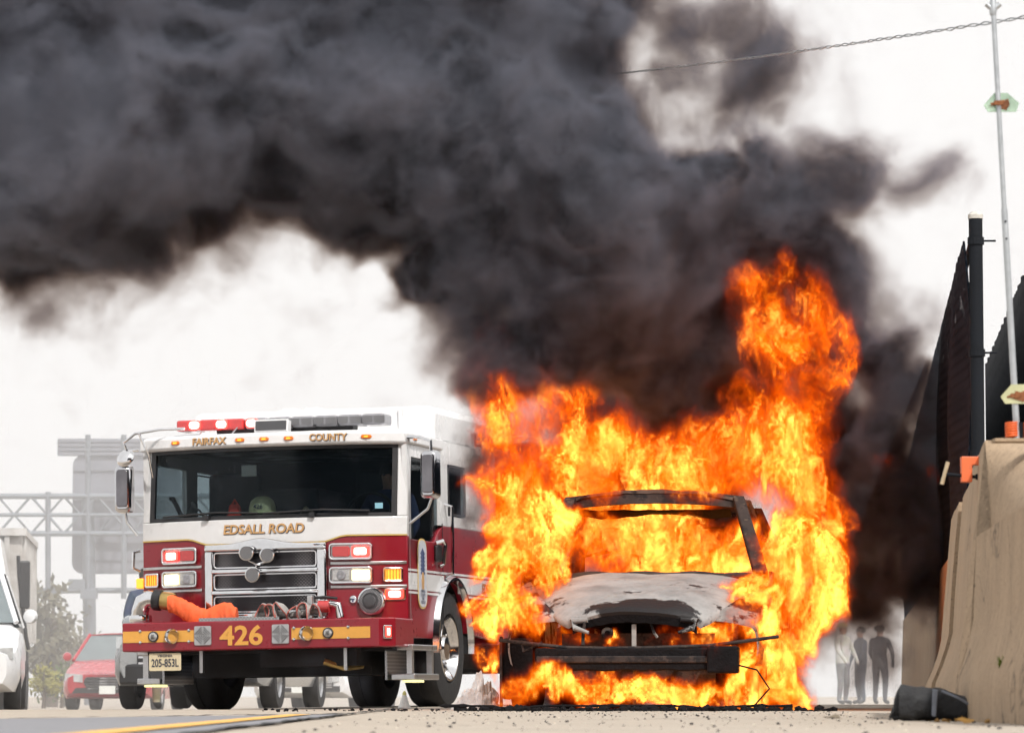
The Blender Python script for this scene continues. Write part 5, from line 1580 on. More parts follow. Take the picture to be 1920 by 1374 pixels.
# gravel strewn over the shoulder: uncountable, one object
def rock(rnd, r):
    bm = bmesh.new(); bmesh.ops.create_icosphere(bm, subdivisions=1, radius=r)
    for v in bm.verts:
        v.co *= rnd.uniform(.6, 1.15); v.co.z *= .7
    vs = [tuple(v.co) for v in bm.verts]; fs = [tuple(v.index for v in f.verts) for f in bm.faces]
    bm.free(); return vs, fs
def gravel(name, m, n, seed, rmin, rmax, region, label):
    rnd = random.Random(seed)
    mb = MB()
    kinds = [rock(rnd, 1.) for _ in range(6)]
    for i in range(n):
        x, y = region(rnd)
        r = rmin + (rmax - rmin) * rnd.random() ** 3
        vs, fs = rnd.choice(kinds); a = rnd.uniform(0, 6.28); ca, sa = math.cos(a), math.sin(a)
        z = ground_z(x, y)
        mb.add([(x + r * (p[0] * ca - p[1] * sa), y + r * (p[0] * sa + p[1] * ca), z + r * (p[2] + .35)) for p in vs], fs)
    o = mb.build(name, m); tag(o, label, 'gravel', kind='stuff')
M['stone_dark'] = mat('dark_grit', (.045, .042, .042), .9, 0, .3, 30)
M['stone_pale'] = mat('pale_grit', (.50, .45, .38), .9, 0, .3, 30)
def reg_shoulder(r):
    y = 9. + 15.3 * r.random() ** .8
    return (r.uniform(-.7, 1.75) + .02 * y * .5, y)
gravel('grit', 'stone_dark', 480, 11, .0025, .009, reg_shoulder, 'dark grit scattered over the concrete shoulder in front of the car')
gravel('grit', 'stone_pale', 400, 12, .002, .008, reg_shoulder, 'pale grit scattered over the concrete shoulder')
gravel('debris', 'soot', 420, 13, .008, .040, lambda r: (r.uniform(-.35, 2.0), 24.2 + r.gauss(0, .25)), 'charred fragments strewn under the front of the burning car')
gravel('debris', 'soot', 160, 14, .006, .02, lambda r: (r.uniform(-1.6, 1.9), 24.5 + r.gauss(0, .9)), 'small charred crumbs scattered around the burning car')
gravel('litter', M['leafbrown'], 60, 15, .004, .016, lambda r: (1.45 + .45 * r.random(), 14.2 + r.gauss(0, .4)), 'brown leaf litter gathered round the black bag')

# charred strip of trim on the road ahead of the car
tr_ = MB().tube([(x, 24.3 + .16 * math.sin(x * 2.2) + .03 * math.sin(x * 11), .010 + .022 * abs(math.sin(x * 2.6 + .8 * math.sin(x * 5)))) for x in np.linspace(-.45, 1.75, 60)], [.006 + .016 * abs(mnoise.noise((i * .4, 0, 0))) for i in range(60)], 7)
tag(tr_.build('charred_trim', 'soot', None, smooth=50), 'long charred strip of trim lying on the road ahead of the car', 'trim')

# heap of white ash and foam beside the front wheel
def ash_heap():
    p = on_ground(893, 26.3)
    k = MPX(26.3)
    rnd = random.Random(4)
    def fn(u, v):
        a = u * 2 * math.pi; r = v
        x = 46 * k * r * math.cos(a); y = .16 * r * math.sin(a)
        h = 58 * k * max(0, 1 - r) ** .8
        n = mnoise.noise((x * 16, y * 16, 2.)) * .8 + mnoise.noise((x * 45, y * 45, 7.)) * .5
        return (x * (1 + .25 * n) + .05 * (1 - r), y, max(-.01, h * (1 + .9 * n)))
    o = MB().grid(fn, 60, 30).build('ash_heap', mat('white_ash', (.82, .82, .82), .95, 0, .15, 40, bump=1., bscale=60), None)
    o.location = p; tag(o, 'lumpy white ash heap beside the burning car near the fire engine wheel', 'ash')
ash_heap()
# small white cone beyond the joint
cn = empty('road_cone', on_ground(759, 31.5)); tag(cn, 'small white cone with a yellow tip on the road in front of the fire engine', 'cone')
MB().lathe([(.055, 0), (.052, .012), (.040, .03), (.018, .105), (.010, .115)], (0, 0, 0), (0, 0, 1), 18).build('cone_body', mat('cone_white', (.70, .71, .69), .5, 0, .15, 30), cn, smooth=40)
MB().lathe([(.017, .105), (.016, .125), (.006, .14), (.001, .142)], (0, 0, 0), (0, 0, 1), 14, cap=False).build('cone_tip', mat('cone_yellow', (.70, .66, .25), .5, 0, .1, 30), cn, smooth=40)

# ------------------------------------------------------------------ fire and smoke (volumes grown from puffs)
def puff_lattice(puffs, lo, hi, n):
    """lattice of n=(nx,ny,nz) control values; puffs: (centre, (rx,ry,rz), strength)"""
    ax = [np.linspace(lo[i], hi[i], n[i]) for i in range(3)]
    X, Y, Z = np.meshgrid(*ax, indexing='ij')
    keep = np.ones(X.shape)
    for c, r, s in puffs:
        q = np.sqrt(((X - c[0]) / r[0]) ** 2 + ((Y - c[1]) / r[1]) ** 2 + ((Z - c[2]) / r[2]) ** 2)
        v = np.clip(1.35 - q, 0, 1)
        v = v * v * (3 - 2 * v)
        keep *= 1 - np.clip(s, 0, .995) * v
    return 1 - keep

class Field:
    """small helper to write geometry-node maths"""
    def __init__(self, tree):
        self.t = tree
    def n(self, kind, **kw):
        nd = self.t.nodes.new(kind)
        for k, v in kw.items():
            setattr(nd, k, v)
        return nd
    def put(self, sock, v):
        if hasattr(v, 'is_output'):
            self.t.links.new(v, sock)
        else:
            sock.default_value = v
    def m(self, op, a, b=None, c=None, clamp=False):
        nd = self.n('ShaderNodeMath', operation=op)
        nd.use_clamp = clamp
        for i, v in enumerate((a, b, c)):
            if v is not None:
                self.put(nd.inputs[i], v)
        return nd.outputs[0]
    def v(self, op, a, b=None, scale=None):
        nd = self.n('ShaderNodeVectorMath', operation=op)
        self.put(nd.inputs[0], a)
        if b is not None:
            self.put(nd.inputs[1], b)
        if scale is not None:
            self.put(nd.inputs['Scale'], scale)
        return nd.outputs[0]
    def noise(self, vec, scale, detail=3, rough=.55, lac=2.0, color=False):
        nd = self.n('ShaderNodeTexNoise')
        nd.noise_dimensions = '3D'
        self.put(nd.inputs['Vector'], vec)
        nd.inputs['Scale'].default_value = scale
        nd.inputs['Detail'].default_value = detail
        nd.inputs['Roughness'].default_value = rough
        nd.inputs['Lacunarity'].default_value = lac
        return nd.outputs['Color' if color else 'Fac']
    def smooth(self, x, a, b, lo=0., hi=1.):
        nd = self.n('ShaderNodeMapRange', interpolation_type='SMOOTHSTEP')
        self.put(nd.inputs[0], x)
        nd.inputs[1].default_value = a; nd.inputs[2].default_value = b
        nd.inputs[3].default_value = lo; nd.inputs[4].default_value = hi
        return nd.outputs[0]

def volume_object(name, vals, lo, hi, n, res, mat, shape):
    """mesh of lattice points carrying the control value + geometry nodes that fill a Volume Cube from it"""
    me = bpy.data.meshes.new(name)
    nx, ny, nz = n
    ax = [np.linspace(lo[i], hi[i], n[i]) for i in range(3)]
    g = np.stack(np.meshgrid(*ax, indexing='ij'), -1).reshape(-1, 3)
    me.vertices.add(len(g))
    me.vertices.foreach_set('co', g.astype(np.float32).ravel())
    at = me.attributes.new('c', 'FLOAT', 'POINT')
    at.data.foreach_set('value', vals.astype(np.float32).ravel())
    o = bpy.data.objects.new(name, me)
    C.objects.link(o)
    me.materials.append(mat)
    tree = bpy.data.node_groups.new(name + '_field', 'GeometryNodeTree')
    tree.interface.new_socket('Geometry', in_out='INPUT', socket_type='NodeSocketGeometry')
    tree.interface.new_socket('Geometry', in_out='OUTPUT', socket_type='NodeSocketGeometry')
    f = Field(tree)
    gi, go = f.n('NodeGroupInput'), f.n('NodeGroupOutput')
    attr = f.n('GeometryNodeInputNamedAttribute', data_type='FLOAT')
    attr.inputs[0].default_value = 'c'
    pos = f.n('GeometryNodeInputPosition').outputs[0]
    def sample(p):
        """trilinear look-up of the control lattice at position p"""
        u = f.v('SUBTRACT', p, tuple(lo))
        u = f.v('MULTIPLY', u, tuple((n[i] - 1) / (hi[i] - lo[i]) for i in range(3)))
        u = f.v('MAXIMUM', u, (0, 0, 0))
        u = f.v('MINIMUM', u, tuple(n[i] - 1.001 for i in range(3)))
        fl = f.v('FLOOR', u)
        fr = f.v('SUBTRACT', u, fl)
        sf = f.n('ShaderNodeSeparateXYZ'); f.put(sf.inputs[0], fl)
        sr = f.n('ShaderNodeSeparateXYZ'); f.put(sr.inputs[0], fr)
        base = f.m('MULTIPLY_ADD', sf.outputs[0], float(ny * nz), f.m('MULTIPLY_ADD', sf.outputs[1], float(nz), sf.outputs[2]))
        def at(dx, dy, dz):
            idx = f.m('ADD', base, float(dx * ny * nz + dy * nz + dz + 0.1))
            s = f.n('GeometryNodeSampleIndex', data_type='FLOAT', domain='POINT', clamp=True)
            f.put(s.inputs['Geometry'], gi.outputs[0])
            f.put(s.inputs[1], attr.outputs[0])
            f2i = f.n('FunctionNodeFloatToInt', rounding_mode='FLOOR')
            f.put(f2i.inputs[0], idx)
            f.put(s.inputs['Index'], f2i.outputs[0])
            return s.outputs[0]
        def lerp(a, b, t):
            return f.m('MULTIPLY_ADD', f.m('SUBTRACT', b, a), t, a)
        x, y, z = sr.outputs[0], sr.outputs[1], sr.outputs[2]
        zz = [[lerp(at(i, j, 0), at(i, j, 1), z) for j in (0, 1)] for i in (0, 1)]
        yy = [lerp(zz[i][0], zz[i][1], y) for i in (0, 1)]
        return lerp(yy[0], yy[1], x)
    dens = shape(f, pos, sample)
    vc = f.n('GeometryNodeVolumeCube')
    f.put(vc.inputs['Density'], dens)
    vc.inputs['Background'].default_value = 0.0
    vc.inputs['Min'].default_value = tuple(lo)
    vc.inputs['Max'].default_value = tuple(hi)
    for i, k in enumerate('XYZ'):
        vc.inputs['Resolution ' + k].default_value = res[i]
    sm = f.n('GeometryNodeSetMaterial')
    sm.inputs['Material'].default_value = mat
    tree.links.new(vc.outputs[0], sm.inputs[0])
    tree.links.new(sm.outputs[0], go.inputs[0])
    md = o.modifiers.new('field', 'NODES')
    md.node_group = tree
    md.show_viewport = False        # filled once, for the render
    return o

def smoke_material():
    m = bpy.data.materials.new('smoke')
    m.use_nodes = True
    t = m.node_tree
    t.nodes.remove(t.nodes['Principled BSDF'])
    out = t.nodes['Material Output']
    at = t.nodes.new('ShaderNodeAttribute'); at.attribute_name = 'density'
    pv = t.nodes.new('ShaderNodeVolumePrincipled')
    # soot tone by density; also puts lit blue-grey and shaded black into the colour
    ramp = t.nodes.new('ShaderNodeValToRGB')
    ramp.color_ramp.elements[0].position = .04; ramp.color_ramp.elements[0].color = SMOKE_THIN
    ramp.color_ramp.elements[1].position = .75; ramp.color_ramp.elements[1].color = SMOKE_DENSE
    t.links.new(at.outputs['Fac'], ramp.inputs[0])
    t.links.new(ramp.outputs[0], pv.inputs['Color'])
    pv.inputs['Absorption Color'].default_value = (.11, .055, .03, 1)
    pv.inputs['Density Attribute'].default_value = ''
    pv.inputs['Anisotropy'].default_value = 0.1
    mu = t.nodes.new('ShaderNodeMath'); mu.operation = 'MULTIPLY'; mu.inputs[1].default_value = SMOKE_K
    t.links.new(at.outputs['Fac'], mu.inputs[0])
    t.links.new(mu.outputs[0], pv.inputs['Density'])
    t.links.new(pv.outputs[0], out.inputs['Volume'])
    m.cycles.volume_step_rate = SMOKE_STEP if hasattr(m.cycles, 'volume_step_rate') else 1
    return m

def fire_material():
    m = bpy.data.materials.new('fire')
    m.use_nodes = True
    t = m.node_tree
    t.nodes.remove(t.nodes['Principled BSDF'])
    out = t.nodes['Material Output']
    at = t.nodes.new('ShaderNodeAttribute'); at.attribute_name = 'density'
    ramp = t.nodes.new('ShaderNodeValToRGB')
    cr = ramp.color_ramp
    cr.elements[0].position = 0.0; cr.elements[0].color = (.80, .050, .0004, 1)
    cr.elements[1].position = 1.0; cr.elements[1].color = (1.0, .42, .06, 1)
    for p, c in ((.22, (.97, .092, .0008, 1)), (.60, (1, .205, .005, 1))):
        e = cr.elements.new(p); e.color = c
    t.links.new(at.outputs['Fac'], ramp.inputs[0])
    em = t.nodes.new('ShaderNodeEmission')
    ab = t.nodes.new('ShaderNodeVolumeAbsorption'); ab.inputs[0].default_value = (0, 0, 0, 1)
    ks = t.nodes.new('ShaderNodeMath'); ks.operation = 'MULTIPLY'; ks.inputs[1].default_value = FIRE_K
    ke = t.nodes.new('ShaderNodeMath'); ke.operation = 'MULTIPLY_ADD'; ke.inputs[1].default_value = 2.5; ke.inputs[2].default_value = FIRE_GAIN
    kk = t.nodes.new('ShaderNodeMath'); kk.operation = 'MULTIPLY'
    t.links.new(at.outputs['Fac'], ks.inputs[0])
    t.links.new(at.outputs['Fac'], ke.inputs[0])
    t.links.new(ks.outputs[0], kk.inputs[0]); t.links.new(ke.outputs[0], kk.inputs[1])
    t.links.new(ramp.outputs[0], em.inputs[0]); t.links.new(kk.outputs[0], em.inputs[1])
    t.links.new(ks.outputs[0], ab.inputs[1])
    ad = t.nodes.new('ShaderNodeAddShader')
    t.links.new(em.outputs[0], ad.inputs[0]); t.links.new(ab.outputs[0], ad.inputs[1])
    t.links.new(ad.outputs[0], out.inputs['Volume'])
    return m

SMOKE_THIN = (.215, .24, .305, 1)
SMOKE_DENSE = (.020, .020, .022, 1)
SMOKE_K = 20.0
SMOKE_STEP = 1.2
FIRE_K = 12.0
FIRE_GAIN = 0.55

def pf(px, py, rpx, Y, ry, s, asp=1.0):
    """a puff seen at (px,py) with radius rpx pixels, Y metres off, ry metres deep"""
    r = rpx * MPX(Y)
    return (P(px, py, Y), (r, ry, r * asp), s)

smoke_puffs = [
    # column rising off the car, leaning left
    pf(960, 690, 95, 27.6, .7, .9), pf(1060, 640, 120, 27.8, .8, .97), pf(1170, 620, 130, 28, .9, .97),
    pf(1250, 720, 110, 28.6, .9, .9), pf(1330, 600, 130, 28.4, .9, .95), pf(1180, 760, 110, 28.7, .8, .9),
    pf(1560, 540, 110, 28.4, .8, .75), pf(1640, 660, 90, 28.4, .7, .85), pf(1480, 430, 120, 28.2, .9, .9),
    pf(1360, 430, 150, 28, 1, .97), pf(1200, 480, 170, 27.8, 1.1, .99), pf(1030, 520, 160, 27.6, 1.1, .99),
    pf(870, 520, 110, 27.4, .8, .99), pf(800, 500, 80, 27.4, .6, .97), pf(770, 560, 55, 27.4, .5, .9), pf(850, 610, 60, 27.4, .5, .75),
    pf(1320, 370, 110, 27.6, .8, .9), pf(1440, 320, 85, 27.8, .7, .85), pf(1540, 280, 75, 28, .6, .48), pf(1640, 250, 75, 28.1, .6, .36),
    pf(1730, 300, 70, 28.2, .5, .24), pf(1600, 350, 80, 28, .6, .40), pf(1810, 350, 60, 28.2, .4, .2),
    # the roof of smoke driven to the left
    pf(1080, 360, 170, 27.6, 1.2, .99), pf(930, 300, 190, 27.4, 1.3, .99), pf(760, 260, 190, 27.2, 1.3, .99),
    pf(1130, 270, 80, 28.4, .9, .75), pf(1090, 110, 130, 28.6, 1.1, .72), pf(1020, 40, 170, 28.5, 1.2, .97), pf(1260, 10, 110, 28.8, .8, .36),
    pf(600, 240, 190, 27.4, 1.3, .99), pf(430, 250, 190, 27.4, 1.3, .99), pf(260, 270, 200, 27.2, 1.3, .99),
    pf(90, 290, 220, 27.2, 1.3, .99), pf(-80, 330, 240, 27.2, 1.3, .99), pf(-220, 280, 250, 27.2, 1.3, .99),
    pf(840, 90, 190, 28, 1.3, .99), pf(640, 60, 200, 28, 1.3, .99), pf(420, 60, 210, 28, 1.3, .99), pf(200, 60, 220, 28, 1.3, .99), pf(-20, 60, 240, 28, 1.3, .99),
    pf(-200, 60, 240, 28, 1.3, .97), pf(500, -120, 260, 28.4, 1.2, .97), pf(150, -140, 280, 28.4, 1.2, .97), pf(850, -120, 240, 28.4, 1.2, .9), pf(1120, -120, 170, 28.6, 1.0, .6),
    # ragged underside, thinning
    pf(40, 450, 100, 27.6, .8, .55), pf(200, 440, 90, 27.6, .8, .55), pf(360, 400, 80, 27.6, .7, .5), pf(120, 560, 120, 28.5, .8, .22),
    pf(330, 500, 110, 28.5, .8, .2), pf(640, 400, 80, 27.6, .6, .55), pf(740, 370, 80, 27.4, .6, .5), pf(460, 520, 100, 28.6, .8, .12), pf(640, 500, 90, 28.4, .7, .14), pf(760, 650, 70, 28.2, .5, .22),
    pf(60, 540, 110, 28.2, .8, .24), pf(230, 500, 100, 28.2, .8, .26), pf(390, 460, 90, 28.2, .7, .28), pf(620, 450, 90, 28, .7, .36), pf(490, 430, 70, 28.2, .6, .30), pf(720, 440, 70, 27.8, .6, .36), pf(810, 700, 60, 28, .5, .30),
    pf(1330, 130, 120, 28.8, .7, .40), pf(1240, 220, 100, 28.6, .7, .48), pf(1450, 60, 120, 28.8, .7, .34), pf(1420, 190, 100, 28.8, .6, .34), pf(1560, 160, 100, 28.8, .6, .26), pf(1660, 340, 90, 28.2, .6, .27), pf(1760, 320, 70, 28.2, .5, .26), pf(1650, 480, 80, 28.4, .6, .36), pf(1720, 560, 60, 28.4, .5, .34),
    # beside and behind the car, down to the road
    pf(1640, 800, 95, 28.8, .8, .85), pf(1660, 920, 105, 29, .9, .95), pf(1690, 1030, 95, 29, .9, .97), pf(1650, 1110, 70, 29, .8, .9),
    pf(1600, 1000, 90, 29, .8, .9), pf(1740, 1120, 60, 29.4, .6, .6), pf(1700, 720, 60, 28.6, .6, .85), pf(1760, 900, 60, 29.2, .6, .6), pf(1740, 1220, 50, 29.6, .6, .25),
    pf(1400, 700, 110, 28.8, .6, .85), pf(1200, 980, 120, 29.9, .4, .9), pf(1340, 980, 110, 29.9, .4, .9), pf(1080, 960, 90, 29.9, .4, .85), pf(1560, 880, 90, 29.4, .6, .85),
    pf(1000, 1240, 60, 29.5, .4, .9), pf(1110, 1250, 60, 29.5, .4, .95), pf(1220, 1250, 60, 29.5, .4, .95), pf(1330, 1250, 60, 29.5, .4, .95), pf(1430, 1230, 70, 29.5, .4, .95), pf(1490, 1150, 60, 29.5, .4, .9), pf(1180, 1300, 70, 29.5, .5, .97), pf(1320, 1300, 70, 29.5, .5, .97), pf(1040, 1300, 70, 29.5, .5, .95), pf(1440, 1300, 55, 29.5, .5, .9), pf(1150, 1120, 90, 29.8, .4, .9), pf(1350, 1120, 90, 29.8, .4, .9), pf(1010, 1120, 60, 29.6, .4, .85),  # low dark puffs added to darken the gap under the car
    pf(1610, 1190, 65, 29.6, .5, .46), pf(1650, 1240, 55, 29.8, .4, .44), pf(1590, 1260, 45, 29.7, .4, .36), pf(1540, 1180, 60, 29.2, .4, .5), pf(100, 640, 110, 29, .7, .14), pf(260, 610, 120, 29, .7, .12), pf(560, 610, 100, 29, .6, .10),
    pf(1500, 640, 130, 29.4, .6, .9), pf(1480, 800, 130, 29.6, .6, .9), pf(1280, 850, 130, 29.8, .5, .9), pf(1060, 830, 120, 29.6, .5, .9), pf(940, 850, 70, 29.2, .5, .85), pf(905, 960, 50, 29.2, .4, .6),
]

def smoke_shape(f, pos, sample):
    w1 = f.v('SCALE', f.v('SUBTRACT', f.noise(pos, 0.75, 3, .55, color=True), (.5, .5, .5)), scale=1.05)
    p1 = f.v('ADD', pos, w1)
    w2 = f.v('SCALE', f.v('SUBTRACT', f.noise(p1, 2.7, 4, .6, color=True), (.5, .5, .5)), scale=.50)
    p2 = f.v('ADD', p1, w2)
    c = sample(p2)
    n = f.noise(p2, 2.6, 7, .70)
    d = f.m('ADD', c, f.m('MULTIPLY', f.m('SUBTRACT', n, .5), 1.7))
    d = f.smooth(d, .16, 1.10)
    d = f.m('MULTIPLY', d, f.m('MULTIPLY_ADD', c, .75, .25))
    # billows: packed cores with thinner folds between them
    n2 = f.noise(p2, 1.15, 5, .62)
    return f.m('MULTIPLY', d, f.smooth(n2, .40, .60, .09, 1.6))

def make_smoke():
    lo = (-5.3, 25.0, -.15); hi = (4.0, 30.8, 6.3)
    n = (94, 59, 61)
    vals = puff_lattice(smoke_puffs, lo, hi, n)
    vals[:, 0] = vals[:, -1] = 0; vals[0] = vals[-1] = 0; vals[:, :, -1] = 0
    o = volume_object('smoke', vals, lo, hi, n, (310, 130, 220), smoke_material(), smoke_shape)
    o['kind'] = 'stuff'
    o['label'] = 'black smoke billowing up from the burning car and drifting over the fire engine'
    o['category'] = 'smoke'
    return o

fire_puffs = [
    # sheet of flame along the far (left) flank, leaping past the roof
    pf(950, 740, 75, 27.4, .7, .42), pf(1060, 760, 75, 28, .6, .42), pf(960, 830, 80, 27.2, .8, .55), pf(930, 900, 55, 26.6, .7, .72), pf(985, 930, 75, 26.8, .9, .78),
    pf(990, 1010, 75, 26.4, .9, .85), pf(925, 985, 42, 26.2, .6, .75), pf(1010, 1060, 60, 26, .6, .8), pf(945, 1110, 45, 25.5, .4, .8), pf(930, 1170, 40, 25.3, .35, .8),
    pf(975, 1140, 42, 25.2, .3, .75), pf(912, 1240, 24, 25.4, .3, .7), pf(905, 640, 26, 27.6, .3, .36), pf(900, 800, 35, 27.6, .4, .45),
    # off the roof and the back
    pf(1060, 870, 80, 28, .8, .8), pf(1140, 850, 75, 28, .9, .78), pf(1230, 880, 75, 27.6, .9, .85), pf(1320, 880, 75, 27.8, .9, .85), pf(1170, 790, 60, 28.3, .6, .5), pf(1270, 820, 60, 28.2, .6, .5), pf(1120, 905, 50, 27, .5, .85), pf(1300, 915, 50, 27, .5, .85),
    # tall tongue on the near (right) flank
    pf(1475, 500, 42, 28, .4, .5), pf(1420, 545, 55, 28, .5, .52), pf(1490, 580, 75, 28, .6, .58), pf(1470, 660, 85, 28, .7, .66), pf(1500, 740, 85, 27.8, .8, .74),
    pf(1565, 710, 45, 27.6, .4, .6), pf(1602, 680, 26, 27.6, .3, .55), pf(1430, 790, 85, 27.8, .8, .76), pf(1500, 830, 85, 27.6, .8, .7), pf(1420, 880, 80, 27.4, .8, .78), pf(1520, 920, 65, 27.2, .6, .5),
    pf(1490, 1000, 70, 26.8, .7, .66), pf(1545, 1050, 55, 26.6, .5, .66), pf(1500, 1080, 75, 26.4, .7, .76), pf(1450, 1110, 62, 25.9, .5, .85), pf(1420, 1150, 50, 25.4, .35, .85), pf(1500, 1160, 65, 26, .6, .76),
    pf(1460, 1220, 62, 25.7, .5, .78), pf(1500, 1230, 45, 26, .5, .6), pf(1440, 1290, 48, 25.4, .4, .8), pf(1390, 1250, 40, 25.2, .3, .72), pf(1500, 1300, 34, 25.4, .35, .4), pf(1580, 600, 36, 28.2, .3, .36), pf(1630, 570, 16, 28.2, .2, .4),
    pf(1350, 690, 50, 28.6, .4, .25), pf(1300, 730, 40, 28.6, .4, .22),
    pf(905, 700, 50, 27.6, .4, .60), pf(1000, 690, 60, 27.8, .5, .58), pf(950, 650, 40, 27.7, .4, .5), pf(1090, 720, 55, 28, .5, .54), pf(900, 630, 26, 27.6, .3, .5), pf(1662, 872, 22, 28.2, .25, .5), pf(1735, 905, 16, 28.2, .2, .52), pf(1632, 565, 18, 28.2, .2, .5), pf(890, 1130, 26, 25.6, .3, .6), pf(905, 1060, 34, 25.9, .4, .72), pf(960, 1060, 45, 25.9, .4, .75), pf(1480, 470, 34, 28, .35, .55), pf(1390, 520, 30, 28, .3, .42), pf(1450, 620, 70, 27.8, .5, .6),
    pf(1390, 1110, 40, 25.8, .3, .7), pf(1340, 820, 60, 28, .6, .6), pf(1400, 720, 45, 28.2, .4, .4), pf(1545, 1140, 40, 26.2, .4, .66), pf(1480, 1290, 45, 25.6, .4, .66), pf(1560, 980, 40, 27, .4, .5),
    # over the near edge of the pillar and both sides of the bonnet
    pf(1060, 960, 45, 26.1, .3, .8), pf(1000, 1175, 42, 25.0, .25, .86), pf(1045, 1020, 50, 25.9, .3, .85), pf(1000, 1130, 40, 25.2, .25, .82), pf(960, 1150, 36, 25.1, .25, .8),
    pf(1400, 1100, 46, 25.5, .3, .82), pf(1400, 1160, 44, 25.15, .25, .82), pf(1360, 1190, 34, 25.1, .2, .75), pf(1440, 1190, 46, 25.3, .3, .82), pf(1420, 1040, 34, 26.0, .3, .7),
    pf(1390, 540, 55, 28, .5, .56), pf(1400, 610, 65, 28, .5, .58), pf(1545, 600, 55, 28, .5, .54), pf(1530, 540, 48, 28, .4, .54), pf(1565, 650, 55, 27.9, .5, .56), pf(1440, 500, 45, 28, .4, .55), pf(1370, 850, 60, 27.6, .5, .72),
    pf(940, 730, 60, 27.5, .5, .60), pf(1060, 780, 60, 27.9, .5, .62), pf(1010, 750, 55, 27.7, .5, .58), pf(915, 790, 45, 27.3, .4, .6),
    # inside the cabin
    pf(1240, 1050, 70, 27.6, .6, .92), pf(1160, 1060, 55, 27.0, .4, .9), pf(1330, 1060, 50, 27.0, .4, .9), pf(1230, 980, 70, 27.8, .5, .8),
    pf(1110, 1030, 60, 27.2, .6, .9), pf(1200, 1040, 60, 27.2, .6, .9), pf(1290, 1035, 60, 27.2, .6, .9), pf(1370, 1035, 50, 27.2, .6, .88), pf(1150, 990, 60, 27.4, .6, .75), pf(1280, 990, 60, 27.4, .6, .72), pf(1100, 970, 40, 27.2, .5, .75), pf(1380, 990, 36, 27.2, .4, .72),
    # engine bay and under the car
    pf(1100, 1190, 32, 25.2, .15, .85), pf(1165, 1195, 28, 25.2, .15, .82), pf(1250, 1190, 30, 25.2, .15, .85), pf(1300, 1200, 28, 25.2, .15, .8), pf(1060, 1200, 36, 25.4, .3, .78), pf(1330, 1180, 36, 25.4, .3, .72),
    pf(970, 1296, 34, 24.9, .25, .85, .8), pf(1020, 1290, 42, 25, .3, .86, .9), pf(1080, 1294, 42, 25, .3, .86, .9), pf(1140, 1290, 46, 25, .3, .9, .9), pf(1200, 1296, 42, 25, .3, .86, .9), pf(1260, 1288, 44, 25, .3, .88, 1.), pf(1320, 1292, 44, 25, .3, .88, 1.), pf(1380, 1294, 42, 25, .3, .86, .9),
    pf(1110, 1255, 40, 25.6, .35, .7), pf(1160, 1260, 40, 25.8, .35, .7), pf(1240, 1262, 30, 25.6, .3, .6), pf(1020, 1240, 30, 25.4, .3, .6),
]

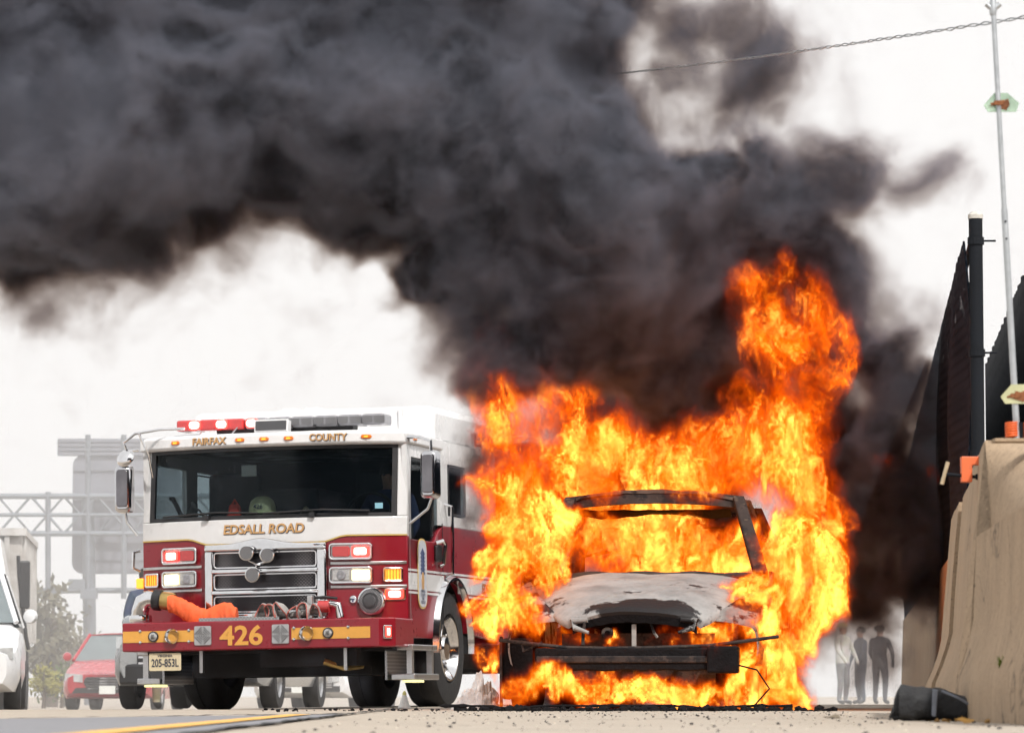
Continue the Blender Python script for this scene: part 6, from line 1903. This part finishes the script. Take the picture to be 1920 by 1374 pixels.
def fire_shape(f, pos, sample):
    # flames lean and lick upward: features are stretched along z, then curled by two warps
    st = f.v('MULTIPLY', pos, (1., 1., .55))
    w1 = f.v('SCALE', f.v('SUBTRACT', f.noise(st, 2.2, 2, .5, color=True), (.5, .5, .5)), scale=.50)
    p1 = f.v('ADD', pos, w1)
    s1 = f.v('ADD', st, w1)
    w2 = f.v('SCALE', f.v('SUBTRACT', f.noise(s1, 7.0, 2, .5, color=True), (.5, .5, .5)), scale=.26)
    p2 = f.v('ADD', p1, f.v('SCALE', w2, scale=.7))
    s2 = f.v('ADD', s1, w2)
    w3 = f.v('SCALE', f.v('SUBTRACT', f.noise(s2, 17.0, 1, .5, color=True), (.5, .5, .5)), scale=.09)
    s3 = f.v('ADD', s2, w3)
    c = sample(p2)
    n = f.noise(s2, 4.5, 3, .55)
    def ridge(sc, det, k):
        r = f.m('SUBTRACT', 1., f.m('MULTIPLY', f.m('ABSOLUTE', f.m('SUBTRACT', f.noise(s3, sc, det, .55), .5)), k))
        return f.m('POWER', f.m('MAXIMUM', r, 0.), 2.3)
    r1 = ridge(4.6, 1, 9.)
    r2 = ridge(11., 1, 7.)
    # tongues tear apart and cool as they rise; some parts of the blaze burn far hotter than others
    sz = f.n('ShaderNodeSeparateXYZ'); f.put(sz.inputs[0], pos)
    zz = sz.outputs[2]
    big = f.noise(p1, 1.5, 2, .5)
    tear = f.smooth(zz, 1.3, 3.0, 0., .16)
    e = f.m('ADD', c, f.m('MULTIPLY', f.m('SUBTRACT', n, .5), 1.75))
    e = f.m('ADD', e, f.m('MULTIPLY', f.m('SUBTRACT', big, .5), .7))
    e = f.m('SUBTRACT', e, f.m('SUBTRACT', tear, .07))
    body = f.m('MULTIPLY', f.smooth(e, .26, .92), f.smooth(c, .10, .34))
    heat = f.m('MULTIPLY_ADD', r1, .74, f.m('MULTIPLY_ADD', r2, .66, .04))
    heat = f.m('MULTIPLY', heat, f.smooth(n, .34, .66, .16, 1.7))
    heat = f.m('MULTIPLY', heat, f.smooth(c, .2, .95, .28, 1.2))
    heat = f.m('MULTIPLY', heat, f.smooth(big, .36, .64, .42, 1.5))
    heat = f.m('MULTIPLY', heat, f.smooth(zz, .9, 2.8, 1.22, .50))
    return f.m('MULTIPLY', body, heat)

def make_fire():
    lo = (-.45, 24.55, .0); hi = (3.1, 29.1, 3.45)
    n = (71, 66, 69)
    vals = puff_lattice(fire_puffs, lo, hi, n)
    vals[:, 0] = vals[:, -1] = 0; vals[0] = vals[-1] = 0; vals[:, :, -1] = 0
    o = volume_object('fire', vals, lo, hi, n, (266, 130, 262), fire_material(), fire_shape)
    o['kind'] = 'stuff'
    o['label'] = 'orange flames wrapping the burning car and leaping above its roof'
    o['category'] = 'fire'
    return o

make_smoke()
make_fire()

# ------------------------------------------------------------------ pale smoke drifting low across the road behind the fire engine
def drift():
    m = bpy.data.materials.new('pale_smoke'); m.use_nodes = True
    t = m.node_tree; t.nodes.remove(t.nodes['Principled BSDF'])
    pv = t.nodes.new('ShaderNodeVolumePrincipled')
    pv.inputs['Color'].default_value = (.96, .965, .985, 1)
    pv.inputs['Density'].default_value = HAZE
    pv.inputs['Anisotropy'].default_value = .2
    t.links.new(pv.outputs[0], t.nodes['Material Output'].inputs['Volume'])
    # lens-shaped bank: thick in the middle, feathering out to nothing at its rim
    prof = [(math.sin(a), -math.cos(a)) for a in np.linspace(.02, math.pi - .02, 22)]
    mb = MB().lathe(prof, (0, 0, 0), (0, 0, 1), 48)
    mb.v = [(x * 34, y * 34, z * 16) for x, y, z in mb.v]
    o = mb.build('haze', m, loc=(-4, 77, 2.0))
    o['kind'] = 'stuff'
HAZE = .0070
drift()
